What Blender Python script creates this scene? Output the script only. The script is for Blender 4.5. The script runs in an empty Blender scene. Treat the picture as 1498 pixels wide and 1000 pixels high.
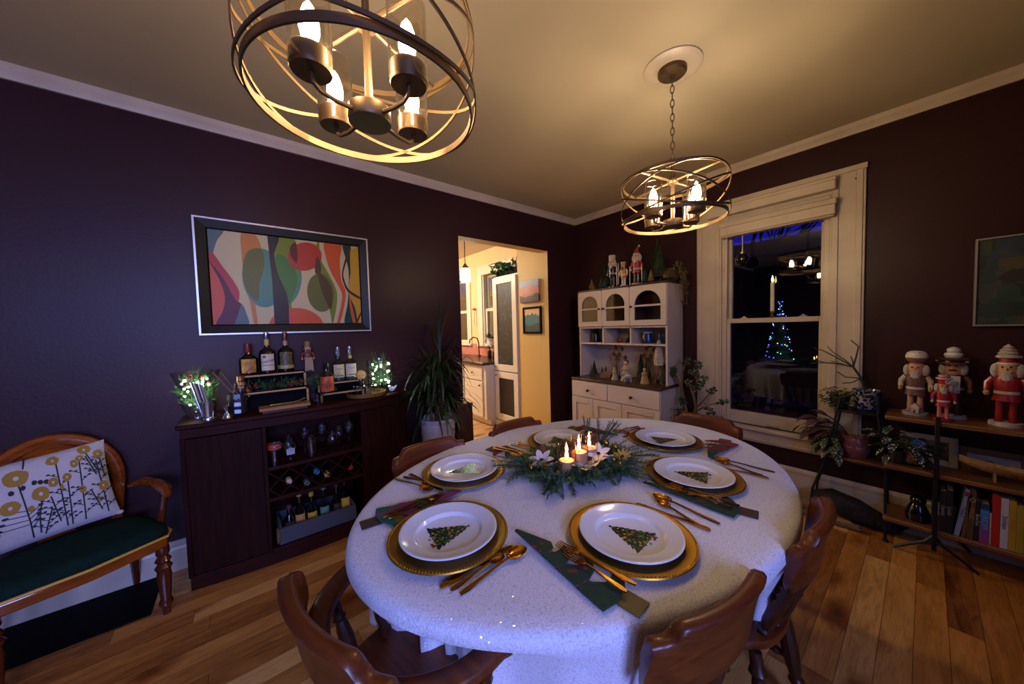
import bpy, bmesh, random
from math import *
from mathutils import Vector as V, Matrix as M
SC = bpy.context.scene
COL = SC.collection
R = random.Random(7)

# ------------------------------------------------------------------ mesh builder
class G:
    def __init__(s):
        s.v = []; s.f = []; s.m = []; s.t = M.Identity(4)
    def at(s, loc=(0, 0, 0), rz=0.0, rx=0.0, ry=0.0, sc=1.0):
        s.t = M.Translation(loc) @ M.Rotation(rz, 4, 'Z') @ M.Rotation(ry, 4, 'Y') @ M.Rotation(rx, 4, 'X') @ M.Diagonal((sc, sc, sc, 1)) if not isinstance(sc, tuple) else M.Translation(loc) @ M.Rotation(rz, 4, 'Z') @ M.Rotation(ry, 4, 'Y') @ M.Rotation(rx, 4, 'X') @ M.Diagonal((*sc, 1))
        return s
    def vert(s, p):
        s.v.append(tuple(s.t @ V(p))); return len(s.v) - 1
    def face(s, ids, m=0):
        s.f.append(tuple(ids)); s.m.append(m)
    def poly(s, pts, m=0):
        s.face([s.vert(p) for p in pts], m); return s
    def box(s, x0, x1, y0, y1, z0, z1, m=0):
        a = [s.vert((x, y, z)) for z in (z0, z1) for y in (y0, y1) for x in (x0, x1)]
        for q in ((0, 2, 3, 1), (4, 5, 7, 6), (0, 1, 5, 4), (2, 6, 7, 3), (0, 4, 6, 2), (1, 3, 7, 5)):
            s.face([a[i] for i in q], m)
        return s
    def lathe(s, prof, c=(0, 0, 0), n=24, m=0, sx=1.0, sy=1.0, cap=True):
        rows = []
        for r, z in prof:
            rows.append([s.vert((c[0] + r * sx * cos(2 * pi * k / n), c[1] + r * sy * sin(2 * pi * k / n), c[2] + z)) for k in range(n)])
        for a, b in zip(rows, rows[1:]):
            for k in range(n):
                j = (k + 1) % n
                s.face((a[k], a[j], b[j], b[k]), m)
        if cap:
            if prof[0][0] > 1e-5: s.face(rows[0][::-1], m)
            if prof[-1][0] > 1e-5: s.face(rows[-1], m)
        return s
    def cyl(s, c, r, h, n=16, m=0, r2=None):
        return s.lathe([(r, 0), (r if r2 is None else r2, h)], c, n, m)
    def ball(s, c, r, n=12, m=0, k=7):
        rx, ry, rz = (r, r, r) if not isinstance(r, tuple) else r
        return s.lathe([(max(1e-6, cos(a)), rz * sin(a)) for a in [(-pi / 2 + pi * i / k) for i in range(k + 1)]], c, n, m, rx, ry, cap=False)
    def tube(s, pts, r, n=8, m=0, closed=False, flat=1.0, up=None, cap=True):
        pts = [V(p) for p in pts]; N = len(pts); rows = []
        rs = r if isinstance(r, (list, tuple)) else [r] * N
        nrm = None
        for i, p in enumerate(pts):
            if closed: d = pts[(i + 1) % N] - pts[i - 1]
            else: d = pts[min(i + 1, N - 1)] - pts[max(i - 1, 0)]
            d.normalize()
            if up is not None:
                a = V(up).cross(d)
                if a.length < 1e-4: a = d.orthogonal()
                a.normalize(); b = d.cross(a)
            else:
                if nrm is None: nrm = d.orthogonal().normalized()
                else:
                    nrm = nrm - d * nrm.dot(d)
                    nrm = nrm.normalized() if nrm.length > 1e-6 else d.orthogonal().normalized()
                a = nrm; b = d.cross(a)
            rows.append([s.vert(p + a * (rs[i] * cos(2 * pi * k / n)) + b * (rs[i] * flat * sin(2 * pi * k / n))) for k in range(n)])
        rng = list(zip(rows, rows[1:])) + ([(rows[-1], rows[0])] if closed else [])
        for A, B in rng:
            for k in range(n):
                j = (k + 1) % n
                s.face((A[k], A[j], B[j], B[k]), m)
        if cap and not closed:
            s.face(rows[0][::-1], m); s.face(rows[-1], m)
        return s
    def strip(s, secs, m=0, closed=False, cap=True):
        # secs: list of cross sections (lists of points of equal length)
        rows = [[s.vert(p) for p in q] for q in secs]
        rng = list(zip(rows, rows[1:])) + ([(rows[-1], rows[0])] if closed else [])
        for A, B in rng:
            n = len(A)
            for k in range(n):
                j = (k + 1) % n
                s.face((A[k], A[j], B[j], B[k]), m)
        if cap and not closed:
            s.face(rows[0][::-1], m); s.face(rows[-1], m)
        return s
    def frame(s, x0, x1, a, b, z0, z1, w, bot=None, top=None, m=0):
        bot = w if bot is None else bot; top = w if top is None else top
        s.box(x0, x1, a, a + w, z0, z1, m).box(x0, x1, b - w, b, z0, z1, m)
        return s.box(x0, x1, a + w, b - w, z0, z0 + bot, m).box(x0, x1, a + w, b - w, z1 - top, z1, m)
    def prism(s, pts, z0, z1, m=0):
        a = [s.vert((p[0], p[1], z0)) for p in pts]; b = [s.vert((p[0], p[1], z1)) for p in pts]
        n = len(pts)
        s.face(a[::-1], m); s.face(b, m)
        for k in range(n): s.face((a[k], a[(k + 1) % n], b[(k + 1) % n], b[k]), m)
        return s
    def leaf(s, p, d, up, L, w, m=0, droop=0.0, seg=3):
        p = V(p); d = V(d).normalized(); up = V(up); sd = d.cross(up)
        sd = sd.normalized() if sd.length > 1e-5 else d.orthogonal().normalized()
        q = p.copy(); pl = None
        for i in range(seg + 1):
            t = i / seg
            ww = w * (sin(pi * min(1, .12 + t * .88)) ** .8 if i < seg else 0.04)
            l = s.vert(q - sd * ww / 2); r = s.vert(q + sd * ww / 2)
            if pl: s.face((pl[0], pl[1], r, l), m)
            pl = (l, r)
            d = (d + V((0, 0, -droop / seg))).normalized(); q = q + d * (L / seg)
        return s
    def build(s, name, mat, parent=None, bevel=0.0, smooth=35, loc=(0, 0, 0), rot=(0, 0, 0), bseg=2, sub=0):
        me = bpy.data.meshes.new(name)
        me.from_pydata(s.v, [], s.f)
        for x in (mat if isinstance(mat, (list, tuple)) else [mat]): me.materials.append(x)
        for p, i in zip(me.polygons, s.m): p.material_index = i
        bm = bmesh.new(); bm.from_mesh(me); bmesh.ops.recalc_face_normals(bm, faces=bm.faces); bm.to_mesh(me); bm.free()
        if smooth:
            me.shade_smooth(); me.set_sharp_from_angle(angle=radians(smooth))
        o = bpy.data.objects.new(name, me); COL.objects.link(o)
        if parent: o.parent = parent
        o.location = loc; o.rotation_euler = rot
        if bevel:
            b = o.modifiers.new('Bevel', 'BEVEL'); b.width = bevel; b.segments = bseg; b.limit_method = 'ANGLE'; b.angle_limit = radians(40)
        if sub:
            b = o.modifiers.new('Subsurf', 'SUBSURF'); b.levels = sub; b.render_levels = sub
        return o

def tag(o, label, cat, group=None, kind=None):
    o['label'] = label; o['category'] = cat
    if group: o['group'] = group
    if kind: o['kind'] = kind
    return o
def thing(name, label, cat, loc=(0, 0, 0), rz=0.0, group=None, rot=None):
    o = bpy.data.objects.new(name, None); COL.objects.link(o)
    o.empty_display_size = .05; o.location = loc; o.rotation_euler = rot or (0, 0, rz)
    return tag(o, label, cat, group)
def struct(o): o['kind'] = 'structure'; return o
def dup(o, parent=None, loc=None, rz=None, label=None):
    c = o.copy(); COL.objects.link(c)
    if parent: c.parent = parent
    if loc is not None: c.location = loc
    if rz is not None: c.rotation_euler = (0, 0, rz)
    if label: c['label'] = label
    for ch in list(o.children): dup(ch, c)
    return c
def plabel(o, t): o['label'] = t; return o

# ------------------------------------------------------------------ materials
def hexc(h):
    h = h.lstrip('#'); r = []
    for i in (0, 2, 4):
        x = int(h[i:i + 2], 16) / 255
        r.append(x / 12.92 if x <= .04045 else ((x + .055) / 1.055) ** 2.4)
    return (*r, 1)
def nodes(name):
    m = bpy.data.materials.new(name); m.use_nodes = True
    nt = m.node_tree; nt.nodes.clear()
    out = nt.nodes.new('ShaderNodeOutputMaterial')
    return m, nt, out
def N(nt, t, **k):
    n = nt.nodes.new(t)
    for a, b in k.items():
        if a.startswith('i_'): n.inputs[a[2:].replace('_', ' ')].default_value = b
        else: setattr(n, a, b)
    return n
def ramp(nt, fac, stops):
    r = nt.nodes.new('ShaderNodeValToRGB'); e = r.color_ramp.elements
    while len(e) < len(stops): e.new(0.5)
    for x, (p, c) in zip(e, stops): x.position = p; x.color = hexc(c) if isinstance(c, str) else c
    nt.links.new(fac, r.inputs[0]); return r
def pm(name, col, rough=.5, metal=0.0, spec=.5, var=None, bump=None, emit=None, coat=0.0, sheen=0.0, sss=0.0):
    """principled; var=(scale, colour2, detail), bump=(scale, strength)"""
    m, nt, out = nodes(name)
    b = N(nt, 'ShaderNodeBsdfPrincipled')
    b.inputs['Base Color'].default_value = hexc(col); b.inputs['Roughness'].default_value = rough
    b.inputs['Metallic'].default_value = metal; b.inputs['Specular IOR Level'].default_value = spec
    b.inputs['Coat Weight'].default_value = coat; b.inputs['Sheen Weight'].default_value = sheen
    if sss: b.inputs['Subsurface Weight'].default_value = sss; b.inputs['Subsurface Radius'].default_value = (.02, .01, .005)
    tc = N(nt, 'ShaderNodeTexCoord')
    if var:
        n = N(nt, 'ShaderNodeTexNoise', i_Scale=var[0], i_Detail=var[2] if len(var) > 2 else 3)
        nt.links.new(tc.outputs['Object'], n.inputs['Vector'])
        r = ramp(nt, n.outputs['Fac'], [(.35, col), (.68, var[1])]); nt.links.new(r.outputs[0], b.inputs['Base Color'])
    if bump:
        n = N(nt, 'ShaderNodeTexNoise', i_Scale=bump[0], i_Detail=3); nt.links.new(tc.outputs['Object'], n.inputs['Vector'])
        bp = N(nt, 'ShaderNodeBump', i_Strength=bump[1], i_Distance=.01); nt.links.new(n.outputs['Fac'], bp.inputs['Height'])
        nt.links.new(bp.outputs[0], b.inputs['Normal'])
    if emit:
        b.inputs['Emission Color'].default_value = hexc(emit[0]); b.inputs['Emission Strength'].default_value = emit[1]
    nt.links.new(b.outputs[0], out.inputs[0]); return m
def glow(name, col, st):
    m, nt, out = nodes(name); e = N(nt, 'ShaderNodeEmission', i_Strength=st); e.inputs[0].default_value = hexc(col) if isinstance(col, str) else (*col, 1)
    nt.links.new(e.outputs[0], out.inputs[0]); return m
def glass(name, tint='#ffffff', rough=.03, mul=1.0, ior=1.45):
    m, nt, out = nodes(name)
    t = N(nt, 'ShaderNodeBsdfTransparent'); t.inputs[0].default_value = hexc(tint)
    g = N(nt, 'ShaderNodeBsdfGlossy', i_Roughness=rough)
    f = N(nt, 'ShaderNodeLayerWeight', i_Blend=.5)
    pw = N(nt, 'ShaderNodeMath', operation='POWER'); pw.inputs[1].default_value = 3.5; nt.links.new(f.outputs['Facing'], pw.inputs[0])
    x = N(nt, 'ShaderNodeMath', operation='MULTIPLY_ADD', use_clamp=True); x.inputs[1].default_value = .75 * mul; x.inputs[2].default_value = .045 * mul
    nt.links.new(pw.outputs[0], x.inputs[0])
    mx = N(nt, 'ShaderNodeMixShader'); nt.links.new(x.outputs[0], mx.inputs[0])
    nt.links.new(t.outputs[0], mx.inputs[1]); nt.links.new(g.outputs[0], mx.inputs[2]); nt.links.new(mx.outputs[0], out.inputs[0])
    return m
def wood(name, c1, c2, axis='X', scale=6.0, rough=.4, stretch=14.0, coat=0.15, spec=.4):
    m, nt, out = nodes(name)
    b = N(nt, 'ShaderNodeBsdfPrincipled'); b.inputs['Roughness'].default_value = rough; b.inputs['Coat Weight'].default_value = coat; b.inputs['Specular IOR Level'].default_value = spec
    tc = N(nt, 'ShaderNodeTexCoord'); mp = N(nt, 'ShaderNodeMapping')
    sc = [stretch, stretch, stretch]; sc['XYZ'.index(axis)] = 1.0
    mp.inputs['Scale'].default_value = sc
    nt.links.new(tc.outputs['Object'], mp.inputs[0])
    n = N(nt, 'ShaderNodeTexNoise', i_Scale=scale, i_Detail=5, i_Distortion=.6); nt.links.new(mp.outputs[0], n.inputs['Vector'])
    r = ramp(nt, n.outputs['Fac'], [(.3, c1), (.7, c2)]); nt.links.new(r.outputs[0], b.inputs['Base Color'])
    bp = N(nt, 'ShaderNodeBump', i_Strength=.08, i_Distance=.004); nt.links.new(n.outputs['Fac'], bp.inputs['Height']); nt.links.new(bp.outputs[0], b.inputs['Normal'])
    nt.links.new(b.outputs[0], out.inputs[0]); return m

def floor_mat(name, cols, gap='#2a160a', W=.092, L=1.3, rough=.32):
    m, nt, out = nodes(name); lk = nt.links.new
    b = N(nt, 'ShaderNodeBsdfPrincipled'); b.inputs['Roughness'].default_value = rough
    tc = N(nt, 'ShaderNodeTexCoord'); sp = N(nt, 'ShaderNodeSeparateXYZ'); lk(tc.outputs['Object'], sp.inputs[0])
    def mt(op, a, c=None, d=None):
        n = N(nt, 'ShaderNodeMath', operation=op)
        for i, x in enumerate((a, c)):
            if x is None: continue
            if isinstance(x, (int, float)): n.inputs[i].default_value = x
            else: lk(x, n.inputs[i])
        return n.outputs[0]
    yr = mt('DIVIDE', sp.outputs[1], W); row = mt('FLOOR', yr)
    wn = N(nt, 'ShaderNodeTexWhiteNoise', noise_dimensions='1D'); lk(row, wn.inputs['W'])
    xo = mt('ADD', mt('DIVIDE', sp.outputs[0], L), mt('MULTIPLY', wn.outputs['Value'], 7.0)); col = mt('FLOOR', xo)
    cv = N(nt, 'ShaderNodeCombineXYZ'); lk(row, cv.inputs[0]); lk(col, cv.inputs[1])
    w2 = N(nt, 'ShaderNodeTexWhiteNoise', noise_dimensions='3D'); lk(cv.outputs[0], w2.inputs['Vector'])
    # grain, offset per plank
    mp = N(nt, 'ShaderNodeMapping'); mp.inputs['Scale'].default_value = (1.6, 9, 1)
    ad = N(nt, 'ShaderNodeVectorMath', operation='ADD'); lk(tc.outputs['Object'], ad.inputs[0])
    ms = N(nt, 'ShaderNodeVectorMath', operation='SCALE'); ms.inputs['Scale'].default_value = 5.0; lk(w2.outputs['Color'], ms.inputs[0]); lk(ms.outputs[0], ad.inputs[1])
    lk(ad.outputs[0], mp.inputs[0])
    g = N(nt, 'ShaderNodeTexNoise', i_Scale=3.0, i_Detail=5, i_Distortion=1.2); lk(mp.outputs[0], g.inputs['Vector'])
    fac = mt('ADD', mt('MULTIPLY', w2.outputs['Value'], .62), mt('MULTIPLY', g.outputs['Fac'], .42))
    r = ramp(nt, fac, cols)
    # fine streaks
    mp2 = N(nt, 'ShaderNodeMapping'); mp2.inputs['Scale'].default_value = (6, 90, 1); lk(ad.outputs[0], mp2.inputs[0])
    g2 = N(nt, 'ShaderNodeTexNoise', i_Scale=2.0, i_Detail=3); lk(mp2.outputs[0], g2.inputs['Vector'])
    r2 = ramp(nt, g2.outputs['Fac'], [(.30, '#7a5a48'), (.5, '#ffffff')])
    # knots
    mp3 = N(nt, 'ShaderNodeMapping'); mp3.inputs['Scale'].default_value = (2.2, 5.0, 1); lk(ad.outputs[0], mp3.inputs[0])
    vo = N(nt, 'ShaderNodeTexVoronoi', i_Scale=1.0, i_Randomness=1.0); lk(mp3.outputs[0], vo.inputs['Vector'])
    nz = N(nt, 'ShaderNodeTexNoise', i_Scale=16.0, i_Detail=2); lk(tc.outputs['Object'], nz.inputs['Vector'])
    kd = mt('ADD', vo.outputs['Distance'], mt('MULTIPLY', nz.outputs['Fac'], .16))
    r3 = ramp(nt, kd, [(.16, '#34180a'), (.24, '#a0704a'), (.42, '#ffffff')])
    m1 = N(nt, 'ShaderNodeMix', data_type='RGBA', blend_type='MULTIPLY'); m1.inputs[0].default_value = .28; lk(r.outputs[0], m1.inputs[6]); lk(r2.outputs[0], m1.inputs[7])
    m2 = N(nt, 'ShaderNodeMix', data_type='RGBA', blend_type='MULTIPLY'); m2.inputs[0].default_value = .85; lk(m1.outputs[2], m2.inputs[6]); lk(r3.outputs[0], m2.inputs[7])
    fy = mt('FRACT', yr); fx = mt('FRACT', xo)
    gy = mt('LESS_THAN', mt('MINIMUM', fy, mt('SUBTRACT', 1.0, fy)), .012); gx = mt('LESS_THAN', fx, .0018)
    m3 = N(nt, 'ShaderNodeMix', data_type='RGBA'); lk(mt('MULTIPLY', mt('MAXIMUM', gy, gx), .75), m3.inputs[0]); lk(m2.outputs[2], m3.inputs[6]); m3.inputs[7].default_value = hexc(gap)
    lk(m3.outputs[2], b.inputs['Base Color'])
    bp = N(nt, 'ShaderNodeBump', i_Strength=.04, i_Distance=.003); lk(g2.outputs['Fac'], bp.inputs['Height']); lk(bp.outputs[0], b.inputs['Normal'])
    lk(b.outputs[0], out.inputs[0]); return m

def cloth_glitter(name):
    m, nt, out = nodes(name); lk = nt.links.new
    b = N(nt, 'ShaderNodeBsdfPrincipled'); b.inputs['Base Color'].default_value = hexc('#d4d1da'); b.inputs['Roughness'].default_value = .6; b.inputs['Sheen Weight'].default_value = .25
    tc = N(nt, 'ShaderNodeTexCoord')
    n = N(nt, 'ShaderNodeTexNoise', i_Scale=260, i_Detail=2); lk(tc.outputs['Object'], n.inputs['Vector'])
    r = ramp(nt, n.outputs['Fac'], [(.3, '#c2bec8'), (.7, '#e2dfe8')]); lk(r.outputs[0], b.inputs['Base Color'])
    bp = N(nt, 'ShaderNodeBump', i_Strength=.5, i_Distance=.003); lk(n.outputs['Fac'], bp.inputs['Height']); lk(bp.outputs[0], b.inputs['Normal'])
    # sequin flakes: tiny mirrors, each with its own tilt
    v = N(nt, 'ShaderNodeTexVoronoi', i_Scale=270); lk(tc.outputs['Object'], v.inputs['Vector'])
    nm = N(nt, 'ShaderNodeVectorMath', operation='SUBTRACT'); lk(v.outputs['Color'], nm.inputs[0]); nm.inputs[1].default_value = (.5, .5, .5)
    ns = N(nt, 'ShaderNodeVectorMath', operation='SCALE'); ns.inputs['Scale'].default_value = .8; lk(nm.outputs[0], ns.inputs[0])
    ge = N(nt, 'ShaderNodeNewGeometry'); na = N(nt, 'ShaderNodeVectorMath', operation='ADD'); lk(ns.outputs[0], na.inputs[0]); lk(ge.outputs['Normal'], na.inputs[1])
    nn = N(nt, 'ShaderNodeVectorMath', operation='NORMALIZE'); lk(na.outputs[0], nn.inputs[0])
    gl = N(nt, 'ShaderNodeBsdfGlossy', i_Roughness=.09); gl.inputs[0].default_value = hexc('#e8e8f0'); lk(nn.outputs[0], gl.inputs['Normal'])
    sp = N(nt, 'ShaderNodeSeparateColor'); lk(v.outputs['Color'], sp.inputs[0])
    cm = N(nt, 'ShaderNodeMath', operation='GREATER_THAN'); cm.inputs[1].default_value = .88; lk(sp.outputs[0], cm.inputs[0])
    mu = N(nt, 'ShaderNodeMath', operation='MULTIPLY'); mu.inputs[1].default_value = .17; lk(cm.outputs[0], mu.inputs[0])
    mx = N(nt, 'ShaderNodeMixShader'); lk(mu.outputs[0], mx.inputs[0]); lk(b.outputs[0], mx.inputs[1]); lk(gl.outputs[0], mx.inputs[2]); lk(mx.outputs[0], out.inputs[0])
    return m

def spots(name, base, dot, scale, th=.28, rough=.5):
    m, nt, out = nodes(name); b = N(nt, 'ShaderNodeBsdfPrincipled'); b.inputs['Roughness'].default_value = rough
    tc = N(nt, 'ShaderNodeTexCoord'); v = N(nt, 'ShaderNodeTexVoronoi', i_Scale=scale); nt.links.new(tc.outputs['Object'], v.inputs['Vector'])
    r = ramp(nt, v.outputs['Distance'], [(th, dot), (th + .06, base)]); nt.links.new(r.outputs[0], b.inputs['Base Color'])
    nt.links.new(b.outputs[0], out.inputs[0]); return m
def tartan(name, base, line, line2, sc=90):
    m, nt, out = nodes(name); b = N(nt, 'ShaderNodeBsdfPrincipled'); b.inputs['Roughness'].default_value = .8
    tc = N(nt, 'ShaderNodeTexCoord'); lk = nt.links.new
    prev = None
    for ax, cc in (('X', line), ('Y', line2)):
        w = N(nt, 'ShaderNodeTexWave', bands_direction=ax, i_Scale=sc / 6, i_Distortion=.0); lk(tc.outputs['Object'], w.inputs['Vector'])
        r = ramp(nt, w.outputs['Fac'], [(.78, (0, 0, 0, 1)), (.86, (1, 1, 1, 1))])
        mx = N(nt, 'ShaderNodeMix', data_type='RGBA'); lk(r.outputs[0], mx.inputs[0])
        if prev is None: mx.inputs[6].default_value = hexc(base)
        else: lk(prev, mx.inputs[6])
        mx.inputs[7].default_value = hexc(cc); prev = mx.outputs[2]
    lk(prev, b.inputs['Base Color']); lk(b.outputs[0], out.inputs[0]); return m

_c = {}
def pal(col, rough=.5, metal=0.0):
    k = (col, rough, metal)
    if k not in _c: _c[k] = pm('paint_' + col.strip('#'), col, rough, metal)
    return _c[k]
MT = dict(
    purple=pm('eggplant_wall_paint', '#2e1719', .38, spec=.17, var=(1.2, '#31191c'), bump=(60, .06)),
    ceil=pm('cream_ceiling_paint', '#ad9d84', .8, spec=.2, bump=(40, .05)),
    trim=pm('cream_trim_paint', '#b8a692', .4, var=(5, '#ad9a86'), bump=(18, .06)),
    yellow=pm('yellow_kitchen_paint', '#c2a05c', .6, bump=(50, .05)),
    peach=pm('pale_kitchen_paint', '#d8b884', .6),
    white=pm('white_cabinet_paint', '#b8a79a', .4, var=(3, '#b3a294')),
    kwhite=pm('kitchen_white_paint', '#cfc4b0', .4),
    floor=floor_mat('hickory_floorboards', [(.12, '#5a2e12'), (.3, '#935a24'), (.48, '#b87a36'), (.72, '#d29c54'), (.95, '#9c602a')]),
    kfloor=floor_mat('kitchen_floorboards', [(.1, '#9a7048'), (.5, '#b88c60'), (.9, '#c8a074')], W=.07),
    dark=wood('dark_cherry_wood', '#1c0906', '#33130b', 'X', 4, .45, 14, 0.0, .08),
    darkv=wood('dark_cherry_wood_upright', '#190805', '#2a0f09', 'Z', 4, .45, 14, 0.0, .06),
    chair=wood('chestnut_chair_wood', '#451d0a', '#6a3110', 'X', 5, .38, 10, .08, .35),
    chairz=wood('chestnut_turned_wood', '#2c1208', '#44200c', 'Z', 5, .4, 10, .05, .3),
    settee=wood('polished_mahogany', '#5a2409', '#84400f', 'X', 4, .16, 10, .7),
    setteez=wood('polished_mahogany_turned', '#38140a', '#54200d', 'Z', 4, .18, 10, .6),
    shelf=wood('brown_shelf_wood', '#4c2a12', '#7a4c22', 'Y', 4, .45),
    walnut=wood('walnut_top', '#2a160c', '#43240f', 'Y', 5, .4),
    oak=wood('pale_oak', '#8a6238', '#b08a56', 'X', 6, .5),
    iron=pm('black_iron', '#0d0b0b', .5, .4),
    bronze=pm('dark_bronze', '#5c4730', .45, .7),
    brass=pm('aged_brass', '#b08a4a', .3, 1.0),
    gold=pm('gold_flatware', '#c98f35', .16, 1.0),
    charger=pm('gold_charger', '#b0812a', .34, .9),
    steel=pm('steel', '#c4c4c8', .18, 1.0),
    china=pm('white_china', '#d9d8dc', .12, spec=.6),
    cloth=cloth_glitter('sequin_cloth'),
    green=pm('pine_green', '#1d4721', .6, var=(9, '#386430')),
        dracaena=pm('dark_strap_leaf', '#0c1a0a', .4, var=(5, '#1e3212')),
    jade=pm('jade_leaf', '#1a2c14', .4, var=(20, '#36481f')),
    bark=pm('brown_bark', '#4c3320', .8, var=(20, '#6a4a2c')),
    gl=glass('clear_glass', '#f4f6f6', .02, 1.0),
    glsh=glass('lamp_glass', '#f6f2ea', .10, 2.0),
    glsmoke=glass('rosy_smoke_glass', '#f2e6e0', .03, 1.1),
    pane=glass('window_glass', '#f2f4f6', .0, 1.6, 1.5),
    bulb=glow('warm_bulb', (1.0, .79, .52), 470.0),
    flame=glow('candle_flame', (1.0, .62, .25), 60.0),
    fairy=glow('fairy_light', (.95, 1.0, .72), 200.0),
    black=pm('matt_black', '#060505', .7, spec=.08),
    blackgloss=pm('gloss_black', '#0a0808', .15),
    felt=pm('dark_grey_felt', '#3c3c42', .95, bump=(300, .3)),
    seat=pm('green_velvet', '#0a1c16', .9, spec=.1, var=(30, '#0e241c')),
    piping=pm('gold_braid', '#b98a30', .5),
    petal=pm('white_petal', '#c9c6cc', .6),
    wax=pm('ivory_wax', '#f0d2ae', .5),
)
def text(s, size, mat, parent, loc, rot=(pi / 2, 0, 0), name='lettering', ax='CENTER'):
    cu = bpy.data.curves.new(name, 'FONT'); cu.body = s; cu.size = size; cu.align_x = ax; cu.align_y = 'CENTER'; cu.extrude = .0003
    tmp = bpy.data.objects.new(name + '_outline', cu); COL.objects.link(tmp)
    me = bpy.data.meshes.new_from_object(tmp.evaluated_get(bpy.context.evaluated_depsgraph_get())); me.name = name
    bpy.data.objects.remove(tmp); bpy.data.curves.remove(cu)
    me.materials.clear(); me.materials.append(mat); o = bpy.data.objects.new(name, me); COL.objects.link(o)
    o.parent = parent; o.location = loc; o.rotation_euler = rot; return o
def knob(parent, loc, mat, r=.012, axis='y', name='knob'):
    g = G(); g.lathe([(r * .5, 0), (r * .4, r * .8), (r, r * 1.1), (r * .9, r * 1.9), (.0001, r * 2.1)], n=14)
    rot = {'y': (pi / 2, 0, 0), 'x': (0, -pi / 2, 0)}[axis]
    return g.build(name, mat, parent, loc=loc, rot=rot)
# ------------------------------------------------------------------ camera
CF, CR, CU = V((0.62581407, 0.77869985, -0.04453419)), V((0.77847782, -0.62712884, -0.02610935)), V((0.04826002, 0.01832928, 0.99866661))
cd = bpy.data.cameras.new('camera'); cam = bpy.data.objects.new('camera', cd); COL.objects.link(cam)
mw = M.Identity(4)
for i in range(3):
    mw[i][0] = CR[i]; mw[i][1] = CU[i]; mw[i][2] = -CF[i]
mw.translation = (-3.1676, -2.6773, 1.34); cam.matrix_world = mw
cd.sensor_width = 36; cd.lens = 487.698 / 1498 * 36; cd.clip_start = .02; SC.camera = cam

# ------------------------------------------------------------------ room shell
H = 2.605; XB, YB = -6.4, -4.6
DX0, DX1, DZ = -1.61, -.476, 2.18
struct(G().box(XB, 3.0, YB, 0, -.12, 0).build('floor', MT['floor'], smooth=0))
struct(G().box(XB, .15, YB, .13, H, H + .1).build('ceiling', MT['ceil'], smooth=0))
g = G()
g.box(XB, DX0, 0, .13, 0, H).box(DX1, .15, 0, .13, 0, H).box(DX0, DX1, 0, .13, DZ, H)
o = struct(g.build('wall_left', [MT['purple'], MT['yellow']], smooth=0))
for p in o.data.polygons:
    p.material_index = 0 if p.normal.y < -.9 else 1
WY0, WY1, WZ0, WZ1 = -1.585, -2.255, .50, 2.16
g = G()
g.box(0, .15, WY0, 0, 0, H).box(0, .15, YB, WY1, 0, H).box(0, .15, WY1, WY0, 0, WZ0).box(0, .15, WY1, WY0, WZ1, H)
struct(g.build('wall_right', MT['purple'], smooth=0))
# the two walls behind the camera, with a pair of windows in the long one
g = G()
xs = [(-6.0, -4.75), (-4.35, -3.1)]
g.box(XB, xs[0][0], YB - .15, YB, 0, H).box(xs[0][1], xs[1][0], YB - .15, YB, 0, H).box(xs[1][1], .15, YB - .15, YB, 0, H)
for a, b in xs: g.box(a, b, YB - .15, YB, 0, .65).box(a, b, YB - .15, YB, 2.2, H)
struct(g.build('wall_back', MT['purple'], smooth=0))
struct(G().box(XB - .12, XB, YB, .13, 0, H).build('wall_side', MT['purple'], smooth=0))
# trim
def crown(name, a, b, horiz):
    g = G()
    prof = [(0, 0), (.012, 0), (.016, .02), (.016, .045), (.03, .068), (0, .068)]
    z0 = H - .068
    if horiz: secs = [[(x, -p, z0 + q) for p, q in prof] for x in (a, b)]
    else: secs = [[(-p, y, z0 + q) for p, q in prof] for y in (a, b)]
    return struct(g.strip(secs).build(name, MT['trim'], smooth=20))
crown('trim_1', XB, -.001, True); crown('trim_2', 0, YB, False)
def base(name, a, b, horiz, h):
    g = G(); prof = [(0, 0), (.018, 0), (.018, h * .72), (.012, h * .8), (.014, h * .9), (.004, h), (0, h)]
    if horiz: secs = [[(x, -p, q) for p, q in prof] for x in (a, b)]
    else: secs = [[(-p, y, q) for p, q in prof] for y in (a, b)]
    return struct(g.strip(secs).build(name, MT['trim'], smooth=20))
base('baseboard_left', XB, DX0, True, .17); base('baseboard_left.001', DX1, -.02, True, .17)
base('baseboard_right', -.0, YB, False, .235)

# ------------------------------------------------------------------ dining room window
w = bpy.data.objects.new('window_1', None); COL.objects.link(w); struct(w)
CY0, CY1, CZ1 = -1.395, -2.42, 2.327
def casing(y0, y1, z0, z1, name):
    g = G(); a, b = min(y0, y1), max(y0, y1)
    g.box(-.022, 0, a, b, z0, z1).box(-.03, -.022, a + .012, a + .045, z0, z1).box(-.03, -.022, b - .045, b - .012, z0, z1)
    return g.build(name, MT['trim'], w, bevel=.004)
casing(CY0, WY0 - .005, .40, CZ1, 'casing'); casing(WY1 + .005, CY1, .40, CZ1, 'casing')
g = G(); g.box(-.022, 0, WY1, WY0, WZ1 - .02, CZ1).box(-.032, -.022, WY1, WY0, WZ1 - .02, WZ1 + .02)
g.build('head_casing', MT['trim'], w, bevel=.004)
g = G().box(-.034, -.022, CY1 - .006, CY0 + .006, CZ1 - .03, CZ1 + .004); g.build('head_band', MT['trim'], w, bevel=.003)
g = G(); g.box(-.028, -.022, -2.395, -2.375, 2.262, 2.272).box(-.028, -.022, -2.39, -2.37, 2.24, 2.25); g.build('nail_hole', MT['black'], w)
g = G(); g.box(-.055, .06, CY1 - .03, CY0 + .03, .465, .495); g.build('stool', MT['trim'], w, bevel=.008)
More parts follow.
